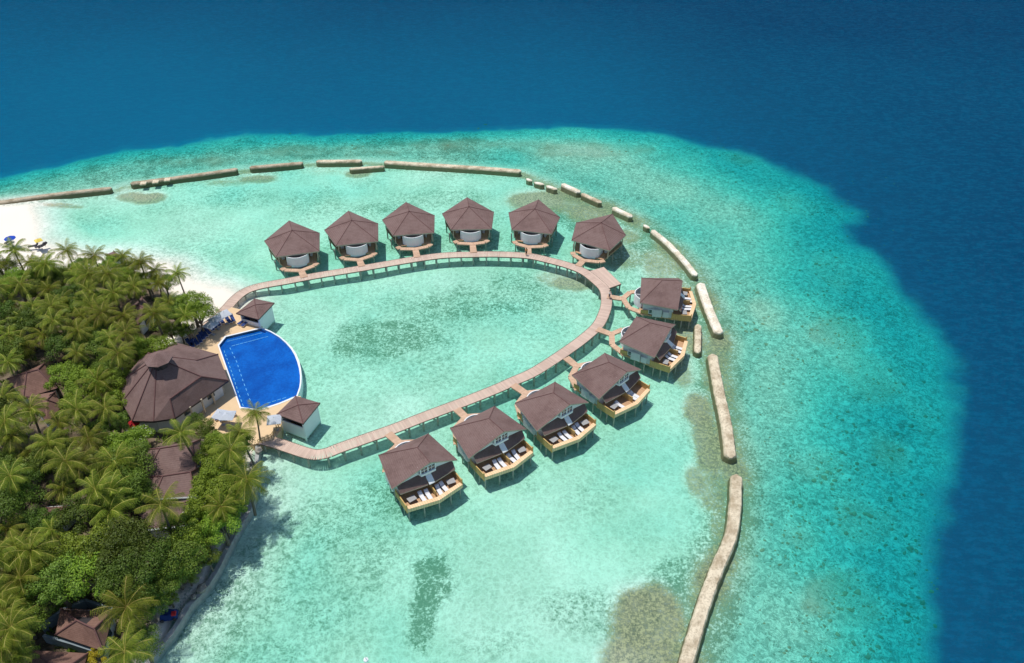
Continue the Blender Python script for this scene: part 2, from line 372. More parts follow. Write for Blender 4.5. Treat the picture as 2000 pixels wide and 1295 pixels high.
def grid_obj(name, Z, attrs, mat):
    ny, nx = X.shape; co = np.stack([X, Y, Z], -1).reshape(-1, 3).astype(np.float32)
    me = bpy.data.meshes.new(name); nv = nx*ny; me.vertices.add(nv); me.vertices.foreach_set('co', co.ravel())
    i = np.arange((ny-1)*(nx-1)); r = i//(nx-1); c = i % (nx-1); a = r*nx+c
    q = np.stack([a, a+1, a+nx+1, a+nx], 1).astype(np.int32)
    me.loops.add(q.size); me.loops.foreach_set('vertex_index', q.ravel()); me.polygons.add(len(q))
    me.polygons.foreach_set('loop_start', np.arange(0, q.size, 4, dtype=np.int32)); me.polygons.foreach_set('use_smooth', np.ones(len(q), bool))
    me.update(calc_edges=True); me.validate()
    for k, v in attrs.items():
        at = me.attributes.new(k, 'FLOAT', 'POINT'); at.data.foreach_set('value', v.ravel().astype(np.float32))
    me.materials.append(mat); o = bpy.data.objects.new(name, me); COL.objects.link(o); return tag(o, kind='structure')

# seabed, beach and island soil
t = NT('seabed_sand_and_soil'); c = t.coord()
al = t.attr('algae'); br = t.attr('brown'); rf = t.attr('reef'); soil = t.attr('soil'); dp = t.attr('deepm'); wet = t.attr('wet')
n_f = t.noise(c, 2.1, 8, .85); n_m = t.noise(c, .42, 6, .72); n_g = t.noise(c, 3.0, 4, .8); n_k = t.n('ShaderNodeTexVoronoi', Vector=t.n('ShaderNodeVectorMath', _operation='ADD', I0=c, I1=t.n('ShaderNodeTexNoise', Vector=c, Scale=1.3, Detail=3.0).outputs['Color']).outputs[0], Scale=1.1, _feature='DISTANCE_TO_EDGE').outputs['Distance']; n_l = t.noise(c, .09, 4, .6)
sand = t.mix(t.step(n_l, .35, .65), (.68, .72, .62), (.88, .87, .78))
mo = t.attr('mott'); co_ = t.attr('coral'); n_v = t.noise(c, 1.1, 9, .9, .4)
sand = t.mix(t.math('MULTIPLY', t.step(n_v, .46, .56), t.math('MULTIPLY', mo, .95)), sand, (.27, .36, .28)); sand = t.mix(t.math('MULTIPLY', t.step(n_f, .50, .62), t.math('MULTIPLY', mo, .7)), sand, (.30, .38, .30)); sand = t.mix(t.math('MULTIPLY', t.step(n_g, .52, .68), .35), sand, (.92, .92, .86))
spk0 = t.step(t.math('ADD', t.math('MULTIPLY', n_f, .75), t.math('MULTIPLY', n_m, .25)), .57, .64)
sand = t.mix(t.math('MULTIPLY', spk0, .42), sand, (.26, .36, .28))
sand = t.mix(t.math('MULTIPLY', t.math('SUBTRACT', 1.0, t.step(n_k, .0, .16)), .30), sand, (.95, .95, .88))  # pale web of caustic light painted into the sand colour
sand = t.mix(wet, (.86, .79, .69), sand)
thr = t.math('SUBTRACT', .60, t.math('MULTIPLY', al, .17))
mixn = t.math('ADD', t.math('MULTIPLY', n_f, .72), t.math('MULTIPLY', n_m, .28))
spk = t.step(mixn, thr, t.math('ADD', thr, .055))
sand = t.mix(t.math('MULTIPLY', spk, t.math('MULTIPLY', al, 1.6, clamp=True)), sand, (.20, .30, .22))
n_rb = t.noise(c, 1.1, 9, .9, .8)
reefc = t.mix(t.step(n_rb, .44, .57), (.17, .27, .23), (.74, .81, .72))
sand = t.mix(t.math('MULTIPLY', rf, .8), sand, t.mix(t.math('MULTIPLY', spk, .75), reefc, (.12, .17, .14)))
bthr = t.step(t.math('ADD', br, t.math('MULTIPLY', t.math('SUBTRACT', mixn, .5), 2.6)), .25, .75)
sand = t.mix(t.math('MULTIPLY', t.step(t.math('ADD', co_, t.math('MULTIPLY', t.math('SUBTRACT', n_v, .5), 3.2)), .45, .95), .50), sand, t.mix(t.step(n_f, .40, .6), (.09, .11, .08), (.40, .36, .26)))
brc = t.mix(t.step(n_f, .44, .57), (.12, .12, .075), (.52, .45, .26))
sand = t.mix(t.math('MULTIPLY', bthr, .82), sand, brc)
soilc = t.mix(t.step(n_m, .4, .62), (.07, .055, .035), (.20, .155, .11)); soilc = t.mix(t.step(n_f, .55, .7), soilc, (.05, .06, .025))
sand = t.mix(soil, sand, soilc)
bl = t.attr('blue'); abyss = t.mix(bl, (.008, .090, .185), (.018, .33, .48)); mpd = t.n('ShaderNodeMapping', Vector=c); mpd.inputs['Scale'].default_value = (1, 2.2, 1)
abyss = t.mix(t.math('MULTIPLY', t.step(t.noise(mpd.outputs[0], .55, 6, .8), .44, .60), .20), abyss, (.02, .48, .66))
sand = t.mix(dp, sand, abyss)
M['seabed'] = t.done(t.bsdf(sand, .95, .05, t.bump(mixn, .55, .25)))
soilmask = sstep(disin, -.5, 1.5); wetm = sstep(-H, -.12, .25)
ground = grid_obj('ground', H, dict(algae=algae*(1-deep), brown=brown*(1-deep), reef=reef*(1-deep), soil=soilmask, deepm=deep, wet=wetm, blue=blue, coral=coralm*(1-deep), mott=mott), M['seabed'])

# water surface
t = NT('sea_water'); c = t.coord()
tn = t.attr('tint'); dpa = t.attr('deepm'); bl = t.attr('blue')
mp = t.n('ShaderNodeMapping', Vector=c); mp.inputs['Scale'].default_value = (1, 1.5, 1); mp.inputs['Rotation'].default_value = (0, 0, .5)
w1 = t.noise(mp.outputs[0], 1.35, 6, .72, .5); w2 = t.noise(mp.outputs[0], .13, 3, .5)
wh = t.math('ADD', w1, t.math('MULTIPLY', w2, .8))
nrm = t.bump(wh, 1.0, .80)
ramp = t.t.nodes.new('ShaderNodeValToRGB'); t.link(tn, ramp.inputs[0]); cr = ramp.color_ramp
cr.elements[0].position = 0; cr.elements[0].color = (1, 1, 1, 1); cr.elements[1].position = 1; cr.elements[1].color = (.03, .61, .71, 1)
for p, cc in ((.18, (.82, .985, .96)), (.38, (.64, .94, .87)), (.62, (.29, .85, .825)), (.8, (.11, .70, .745))):
    e = cr.elements.new(p); e.color = (*cc, 1)
tr = t.n('ShaderNodeBsdfTransparent', Color=ramp.outputs[0]).outputs[0]
under = tr
gl = t.n('ShaderNodeBsdfGlossy', Roughness=.12, Normal=nrm).outputs[0]
fr = t.math('MULTIPLY', t.n('ShaderNodeFresnel', IOR=1.33, Normal=nrm).outputs[0], .10)
M['water'] = t.done(t.n('ShaderNodeMixShader', I0=fr, I1=under, I2=gl).outputs[0])
grid_obj('sea', np.zeros_like(X), dict(tint=tint, deepm=np.clip(deep*1.02, 0, 1)*np.where(H > .3, 0, 1), blue=blue), M['water'])

# ------------------------------------------------------------------ coral heads
coral_mat = simple('coral', (.40, .35, .25), .95, .6, 1.5, .05)
import bmesh as _bm
tb = _bm.new(); _bm.ops.create_icosphere(tb, subdivisions=1, radius=1.0); ICO_V = [tuple(v.co) for v in tb.verts]; ICO_F = [tuple(v.index for v in f.verts) for f in tb.faces]
tb.free()
def zat(x, y):
    i = min(max(np.searchsorted(GX, x)-1, 0), len(GX)-2); j = min(max(np.searchsorted(GY, y)-1, 0), len(GY)-2); return float(H[j, i])
cb = MB(); R = random.Random(5)
clus = [(1480,620),(1500,560),(1620,500),(1660,590),(1680,640),(1640,670),(1560,700),(1700,760),(1660,830),(1740,880),(1760,960),(1600,880),(1640,920),(1700,1000),(1780,1040),(1680,1060),(1640,1160),(1720,1180),(1620,1200),(1700,1250),(1560,1010),(1540,1080),(1660,1000),(1400,300),(1440,330),(1560,400),(1500,380),(1760,720),(1800,800),(1790,1180),(1100,275),(950,280),(1220,290),(700,275),(560,290),(860,290),(1580,1280),(1650,420),(1620,560),(1690,900),(1590,620)]
for (u, v) in clus:
    for k in range(R.randint(10, 22)):
        p = U(u+R.gauss(0, 24), v+R.gauss(0, 16)); r = R.choice([.1, .12, .15, .18, .22, .28])*R.uniform(.7, 1.3); z = zat(p.x, p.y)
        if z < -6: continue
        sx, sy = r*R.uniform(.8, 1.5), r*R.uniform(.8, 1.5); a = R.uniform(0, PI)
        vs_ = []
        for q in ICO_V:
            k_ = 1+R.uniform(-.42, .42); x_, y_ = q[0]*sx*k_, q[1]*sy*k_
            vs_.append((p.x+x_*math.cos(a)-y_*math.sin(a), p.y+x_*math.sin(a)+y_*math.cos(a), z+max(q[2], -.3)*r*.6))
        cb.add(vs_, ICO_F)
for k in range(260):
    p = U(R.uniform(1420, 1840), R.uniform(330, 1290)); r = R.uniform(.08, .2); z = zat(p.x, p.y)
    if z < -6 : continue
    cb.add([(p.x+q[0]*r*1.3, p.y+q[1]*r, z+max(q[2], -.2)*r*.6) for q in ICO_V], ICO_F)
tag(cb.build('coral_heads', coral_mat), 'scattered brown coral heads under the turquoise water of the outer reef', 'coral', kind='stuff')

# ------------------------------------------------------------------ breakwaters
def catmull(P, step=.5):
    P = [Vector((p[0], p[1], 0)) for p in P]
    if len(P) == 2: P = [P[0], (P[0]+P[1])/2, P[1]]
    out = []; E = [P[0]*2-P[1]]+P+[P[-1]*2-P[-2]]
    for i in range(1, len(E)-2):
        n = max(2, int((E[i+1]-E[i]).length/step))
        for k in range(n):
            t_ = k/n; a, b, c_, d = E[i-1], E[i], E[i+1], E[i+2]
            out.append(.5*((2*b)+(c_-a)*t_+(2*a-5*b+4*c_-d)*t_*t_+(3*b-a-3*c_+d)*t_**3))
    out.append(P[-1]); return out
def breakwater(px, w, top, mat, label, seed):
    R = random.Random(seed); path = catmull([U2(u, v, top) for u, v in px], .45); mb = MB()
    prof = [(-1.05, -1.6), (-.80, -.05), (-.72, .45), (-.60, .90), (-.3, 1.0), (0, 1.03), (.3, 1.0), (.60, .90), (.72, .45), (.80, -.05), (1.05, -1.6)]
    L = [0]
    for i in range(1, len(path)): L.append(L[-1]+(path[i]-path[i-1]).length)
    tot = L[-1]; npf = len(prof); cx = sum((p for p in path), Vector())/len(path)
    for i, p in enumerate(path):
        d = (path[min(i+1, len(path)-1)]-path[max(i-1, 0)]).normalized(); n = Vector((-d.y, d.x, 0))
        e = min(L[i], tot-L[i]); cl = min(1.0, math.sqrt(max(0, 1-(1-min(1, e/(w*.55)))**2)))*.78+.22
        wobw = 1+R.uniform(-.035, .035); sh = R.uniform(-.03, .03)
        for k, (q, h) in enumerate(prof):
            z = h*top if h > 0 else h
            z = z*(cl*.35+.65) if h > 0 else z
            if h > .5: z += R.uniform(-.03, .03)
            off = q*w*cl*wobw + sh + R.uniform(-.025, .025)
            v = p+n*off-cx; mb.v.append((v.x, v.y, z))
    for i in range(len(path)-1):
        for k in range(npf-1): mb.face((i*npf+k, i*npf+k+1, (i+1)*npf+k+1, (i+1)*npf+k))
    mb.face(list(range(npf))); mb.face([(len(path)-1)*npf+k for k in range(npf)][::-1])
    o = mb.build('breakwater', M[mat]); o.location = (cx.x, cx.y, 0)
    return tag(o, label, 'breakwater', 'stone breakwaters around the lagoon')
BW = [([(-90,408),(-20,397),(100,379),(218,366)], 1.7, .8, 'stone_grey', 'long thin brown breakwater touching the white beach'),
 ([(254,357),(350,345),(464,329)], 1.8, .8, 'stone_grey', 'long grey breakwater with three pale blocks, second from the beach'),
 ([(487,326),(592,317)], 1.7, .8, 'stone_grey', 'short brown breakwater, third out from the beach'),
 ([(617,314),(707,313)], 1.7, .8, 'stone_tan', 'short level tan breakwater, fourth out from the beach'),
 ([(682,329),(751,324)], 1.3, .6, 'stone_tan', 'small low breakwater set inside the line, over a brown patch'),
 ([(750,315),(860,322),(940,327),(1018,333)], 2.0, .8, 'stone_tan', 'long tan breakwater behind the middle pavilions'),
 ([(1028,348),(1039,353)], 1.1, .5, 'stone_pale', 'smallest block at the start of the three stepping pieces'),
 ([(1043,355),(1063,360)], 1.2, .5, 'stone_pale', 'middle one of the three small stepping pieces of breakwater'),
 ([(1067,362),(1088,369)], 1.2, .6, 'stone_pale', 'white rounded end piece of the three small stepping blocks'),
 ([(1097,358),(1133,374)], 1.7, .9, 'stone_pale', 'bright white slanting breakwater just beyond the small stepping blocks'),
 ([(1136,377),(1175,395)], 1.5, .6, 'stone_tan', 'dull grey pink breakwater abutting the bright white one'),
 ([(1197,404),(1235,422)], 1.6, .9, 'stone_pale', 'short white breakwater directly behind the roof of the rightmost pavilion'),
 ([(1257,438),(1269,445)], 1.0, .5, 'stone_pale', 'tiny white block at the tip of the curved white breakwater'),
 ([(1273,448),(1300,470),(1330,500),(1360,537)], 1.55, .9, 'stone_pale', 'curved white breakwater widening towards the right, between reef and algae'),
 ([(1368,551),(1385,600),(1406,650)], 2.15, 1.0, 'stone_pale', 'brightest broad white breakwater beside the two uppermost sun deck villas'),
 ([(1364,632),(1363,688)], 1.5, .8, 'stone_tan', 'short stubby brown and cream breakwater close to a villa deck'),
 ([(1392,690),(1405,760),(1420,830),(1428,893)], 2.2, 1.0, 'stone_tan', 'long mottled brown breakwater running down right of the villas'),
 ([(1439,925),(1437,985),(1428,1045),(1400,1112),(1375,1180),(1345,1280),(1320,1370)], 2.15, 1.0, 'stone_tan', 'longest breakwater, bent, pale at its lower end, leaving the frame')]
for i, (a, w, tp, m, lb) in enumerate(BW):
    o = breakwater(a, w*.52, tp*.5, m, lb, 100+i)
    if i == 1:
        for (u, v) in ((279,355),(303,352),(326,348)):
            mb = MB(); p = U(u, v, .8); mb.box((0, 0, .36), (1.3, 1.5, .3), .15); b = mb.build('concrete_cap', M['stone_tan'], o); b.location = (p.x-o.location.x, p.y-o.location.y, 0)
    if i == 17:
        pass

# ------------------------------------------------------------------ boardwalk
PATH = [(368,664),(395,643),(423,620.5),(443,601),(459.5,583),(479,568.5),(508,558.5),(560,549),(620.6,537.7),(701,524.7),(801,507.6),(850,500.5),(880,498),(915,497),(970.5,496.5),(1030.7,499.5),(1071,507.8),(1111,518.6),(1141,531),(1166,550),(1181,566),(1184.5,584),(1182,605),(1168,634.6),(1140,660.7),(1110,682.8),(1072.7,708),(1038,729),(999,746),(975,757),(920.8,779),(870.6,798),(820.4,817),(770,837),(720,854.5),(660,876),(640,884),(617.8,888),(598,884.5),(576,877.5),(534,863.6),(495,855)]
PZ = 1.15
bwk = tag(empty('boardwalk', U(915, 497, 0)), 'pinkish timber boardwalk looping across the lagoon on posts', 'boardwalk')
bo = Vector(bwk.location)
path = catmull([U2(u, v, PZ) for u, v in PATH], .23)
mb = MB(); mb2 = MB(); Rr = random.Random(3)
W2 = .98; s_acc = 0; posts = []; last = -9
for i in range(len(path)-1):
    a, b = path[i], path[i+1]; d = (b-a).normalized(); n = Vector((-d.y, d.x, 0)); c = (a+b)/2; ln = (b-a).length
    mb.box((c.x-bo.x, c.y-bo.y, PZ-.03+Rr.uniform(-.006, .006)), (ln*.86, 2*W2+Rr.uniform(-.04, .04), .06), math.atan2(d.y, d.x))
    s_acc += ln
    if s_acc-last > 2.35: last = s_acc; posts.append((c, n, d))
    for s in (-1, 1):
        if i % 2 == 0:
            e = path[min(i+2, len(path)-1)]; mb2.bar((a.x+n.x*s*.8-bo.x, a.y+n.y*s*.8-bo.y, PZ-.07), (e.x+n.x*s*.8-bo.x, e.y+n.y*s*.8-bo.y, PZ-.07), .12, .2)
            mb2.bar((a.x+n.x*s*.99-bo.x, a.y+n.y*s*.99-bo.y, PZ+.03), (e.x+n.x*s*.99-bo.x, e.y+n.y*s*.99-bo.y, PZ+.03), .07, .14)
mb.build('deck_boards', M['pier'], bwk); mb2.build('side_beams', M['pier_beam'], bwk)
rest = MB(); cnt = 0; first = None
pm = MB(); pm.box((0, 0, (PZ-.15-2.0)/2), (.24, .24, PZ-.15+2.0)); pm.box((0, 0, PZ-.3), (.3, .3, .12))
posts_sorted = sorted(posts, key=lambda q: q[0].y); nearset = set(id(q[0]) for q in posts_sorted[:96])
for c, n, d in posts:
    nn = n if n.y < 0 else -n
    a = c+nn*.82; b_ = c-nn*.82; rot = math.atan2(d.y, d.x)
    cap = (a-bo, b_-bo); rest.bar((cap[0].x, cap[0].y, PZ-.28), (cap[1].x, cap[1].y, PZ-.28), .18, .2)
    rest.box((b_.x-bo.x, b_.y-bo.y, (PZ-.3-2)/2), (.22, .22, PZ-.3+2.0), rot)
    if id(c) in nearset:
        if first is None: first = pm.build('post', M['post'], bwk); o = first
        else: o = first.copy(); COL.objects.link(o); o.parent = bwk
        o.location = (a.x-bo.x, a.y-bo.y, 0); o.rotation_euler = (0, 0, rot)
    else: rest.box((a.x-bo.x, a.y-bo.y, (PZ-.3-2)/2), (.24, .24, PZ-.3+2.0), rot)
tag(rest.build('far_posts', M['post'], bwk), kind='stuff')
# terrace platform
mb = MB(); T = [U(1148, 531, PZ), U(1179, 521.5, PZ), U(1213, 554.5, PZ), U(1189, 563, PZ)]
dirv = (T[2]-T[1]).normalized(); a0, a1 = T[0], T[3]; b0, b1 = T[1], T[2]; N = 34
for k in range(N):
    f0, f1 = k/N, (k+.9)/N
    q = [a0.lerp(b0, f0), a1.lerp(b1, f0), a1.lerp(b1, f1), a0.lerp(b0, f1)]
    mb.prism([(p.x-bo.x, p.y-bo.y) for p in q], PZ-.05, PZ+.03)
mb.build('terrace_boards', M['pier'], bwk)
mb = MB()
for p, q in ((T[0], T[1]), (T[1], T[2]), (T[2], T[3])): mb.bar((p.x-bo.x, p.y-bo.y, PZ-.02), (q.x-bo.x, q.y-bo.y, PZ-.02), .14, .24)
mb.build('terrace_beams', M['pier_beam'], bwk)
for p in (T[1], T[2], T[1].lerp(T[2], .5), T[3].lerp(T[2], .6)):
    o = first.copy(); COL.objects.link(o); o.parent = bwk; q = p.lerp((T[0]+T[2])/2, .06); o.location = (q.x-bo.x, q.y-bo.y, 0)

# ------------------------------------------------------------------ pavilions (local x = away from the walk, y = sideways)
PAV_R = [(8.03, .8), (1.0, 5.63), (-5.47, 3.37), (-5.22, -4.75), (1.67, -5.05)]; PEAK = (.7, .03); EZ = 3.6; PKZ = 1.75
PPOSE = [(-42.7, 134.11, 1.8), (-31.71, 138.01, 1.75), (-20.71, 141.63, 1.68), (-8.77, 143.57, 1.57), (4.51, 142.65, 1.33), (17.31, 137.15, 1.04)]
PFORK = [(588.4,528.7),(701.9,507.6),(811.3,486.5),(923,476.5),(1031.7,482.5),(1139,508.6)]
PJOIN = [(594.5,542.3),(706.9,520.6),(815,503),(925,494),(1031.7,496.5),(1129,520)]
def inset(poly, d):
    cx = sum(p[0] for p in poly)/len(poly); cy = sum(p[1] for p in poly)/len(poly)
    return [(p[0]+(cx-p[0])*d/math.hypot(cx-p[0], cy-p[1]), p[1]+(cy-p[1])*d/math.hypot(cx-p[0], cy-p[1])) for p in poly]
def boards(mb, a, b, w, z=1.4, th=.07, bw=.2, w2=None):
    """cross boards from a to b"""
    a = Vector((a[0], a[1], 0)); b = Vector((b[0], b[1], 0)); L = (b-a).length; n = max(2, int(L/bw)); d = (b-a)/L; w2 = w2 or w
    for k in range(n):
        c = a+d*(L*(k+.5)/n); ww = w+(w2-w)*(k+.5)/n
        mb.box((c.x, c.y, z-th/2+random.uniform(-.004, .004)), (L/n*.9, ww, th), math.atan2(d.y, d.x))
    side = Vector((-d.y, d.x, 0))
    for s in (-1, 1): mb.bar(tuple(a+side*(s*w/2*.92)+Vector((0, 0, z-th-.01))), tuple(b+side*(s*w2/2*.92)+Vector((0, 0, z-th-.01))), .1, .16)
def post(parent, x, y, ztop, r=.13, zb=-2.0):
    mb = MB(); mb.tube([(0, 0, zb), (0, 0, ztop)], r, 8); o = mb.build('post', M['post'], parent); o.location = (x, y, 0); return o
def make_pavilion():
    r = empty('water_pavilion')
    mb = MB(); tops = [(x, y, EZ) for x, y in PAV_R]+[(PEAK[0], PEAK[1], EZ+PKZ)]
    mb.slab(tops, [(i, (i+1) % 5, 5) for i in range(5)], .22, 0, 1)
    for i in range(5): mb.tube([tuple(Vector(tops[i])+Vector((0, 0, .02))), tuple(Vector(tops[5])+Vector((0, 0, .03)))], .06, 6, 2)
    roof = mb.build('roof', [M['roof'], M['fascia'], M['ridge']], r)
    fin = MB(); fin.tube([(PEAK[0], PEAK[1], EZ+PKZ-.1), (PEAK[0], PEAK[1], EZ+PKZ+.22)], [.22, .08], 8); fin.build('ridge_cap', M['ridge'], roof)
    wp = inset(PAV_R, 1.25); wp = [wp[0], wp[1], (-3.1, 2.5), (-3.1, -3.1), wp[4]]
    mb = MB(); mb.prism(wp, 1.35, EZ+.02)
    for (x, y) in wp[1:]: mb.box((x, y, 2.45), (.2, .2, 2.3))
    wl_ = mb.build('wall', M['white_dirty'], r)
    for (x, y, sy) in ((-3.13, 1.6, .9), (-3.13, -2.3, .9)):
        m2 = MB(); m2.box((x, y, 2.35), (.08, sy, 1.9)); d = m2.build('door', M['door'], wl_)
    # floor deck around the walls
    fl = inset(PAV_R, .55); fl = [fl[0], fl[1], (-5.4, 2.55), (-5.9, 1.9), (-5.6, -3.2), (-5.2, -3.9), fl[4]]
    mb = MB(); mb.prism(fl, 1.18, 1.4); mb.build('floor_deck', M['deck'], r)
    # railings on the two flanks
    for a, b in ((fl[1], fl[2]), (fl[5], fl[6])):
        mb = MB()
        for z in (2.25, 1.85): mb.bar((a[0], a[1], z), (b[0], b[1], z), .07, .07)
        for k in range(9):
            q = (a[0]+(b[0]-a[0])*k/8, a[1]+(b[1]-a[1])*k/8); mb.box((q[0], q[1], 1.82), (.06, .06, .84))
        mb.build('railing', M['door'], r)
    # bathroom enclosure: bowed white wall, open to the sky
    arc = []
    for k in range(13):
        f = k/12; y = 1.55-4.0*f; x = -5.2-.95*math.sin(PI*min(1, max(0, f)))**.8-.0*f; arc.append((x, y))
    mb = MB()
    for k in range(12):
        (x0, y0), (x1, y1) = arc[k], arc[k+1]; mb.bar((x0, y0, 3.25), (x1, y1, 3.25), .14, 2.15)
    for (x0, y0) in (arc[0], arc[-1]): mb.bar((x0, y0, 3.45), (-3.15, y0, 3.45), .14, 2.3)
    bw_ = mb.build('bath_wall', M['white'], r)
    mb = MB(); mb.prism([(-3.2, 1.45), *[(x+.12, y) for x, y in arc[1:-1]], (-3.2, -2.35)], 1.42, 1.55); mb.build('bath_floor', M['slate'], bw_)
    mb = MB(); mb.box((-4.6, -.4, 1.8), (.7, 1.5, .5)); mb.box((-4.4, 1.0, 1.8), (.5, .45, .5)); mb.build('bath_fitting', M['white'], bw_)
    mb = MB(); mb.bar((-6.3, 2.75, 1.42), (-7.35, -.45, 1.42), .2, .1); 
    # sloping skirt below the bath
    mb = MB(); mb.prism([(-5.4, 1.4), (-6.25, .3), (-6.3, -1.2), (-5.5, -2.3)], .85, 1.15); mb.build('bath_base', M['slate'], r)
    for (x, y) in ((-6.5, 2.3), (-6.2, -3.5), (-3.0, 4.0), (-2.6, -4.4), (1.0, 4.9), (1.6, -4.4), (5.5, 2.0), (5.5, -1.8), (-5.3, 1.8), (-5.3, -2.6), (0, 0)): post(r, x, y, 1.3 if x < -5 else 1.2)
    for (x, y) in ((-4.9, 3.0), (-4.75, -4.25), (.9, 5.0), (1.5, -4.5)): 
        m2 = MB(); m2.box((x, y, 2.45), (.16, .16, 2.2)); m2.build('roof_post', M['fascia'], r)
    return r
plabels = ['white walled pavilion with five sided brown roof, first from the island', 'five sided brown roof water pavilion, second from the island beach', 'five sided brown roof water pavilion, third counting from the island beach',
 'pavilion whose five sided roof stands highest in the photo, fourth from the island', 'five sided roof water pavilion next to the last, left of the one near the terrace', 'pavilion with turned five sided roof and white flank, nearest the boardwalk terrace']
pav0 = make_pavilion()
def linkwalk(parent, pose, fork, join, zf, brs, wst=1.15, wbr=.95):
    cx, cy, a = pose
    def L(u, v, z): p = U(u, v, z)-Vector((cx, cy, z)); return (p.x*math.cos(a)+p.y*math.sin(a), -p.x*math.sin(a)+p.y*math.cos(a))
    f = L(*fork, zf); j = L(*join, PZ); mb = MB(); d = Vector((j[0]-f[0], j[1]-f[1], 0)); d.normalize()
    boards(mb, (f[0]-d.x*.3, f[1]-d.y*.3), (j[0], j[1]), wst, PZ+.1, w2=wst*1.15)
    for b in brs:
        pts = [f]+list(b)
        for k in range(len(pts)-1): boards(mb, pts[k], pts[k+1], wbr, PZ+.16+.03*k)
    o = mb.build('access_walk', M['link'], parent)
    post(parent, f[0]*.97+.0, f[1], PZ)
    return o
for i in range(6):
    o = pav0
    if i:
        o = copy_tree(pav0)
        for ch in list(o.children):
            if ch.name.startswith('access_walk'): bpy.data.objects.remove(ch)
    o.location = (PPOSE[i][0], PPOSE[i][1], 0); o.rotation_euler = (0, 0, PPOSE[i][2])
    tag(o, plabels[i], 'pavilion', 'water pavilions along the upper side of the boardwalk')
    if i == 0: pav_walk_todo = []
    pav_walk_todo.append((o, i))
for o, i in pav_walk_todo:
    linkwalk(o, PPOSE[i], PFORK[i], PJOIN[i], 1.25, [[(-6.75, 2.15), (-5.9, 2.75)], [(-6.45, -3.3), (-5.6, -4.0)]])

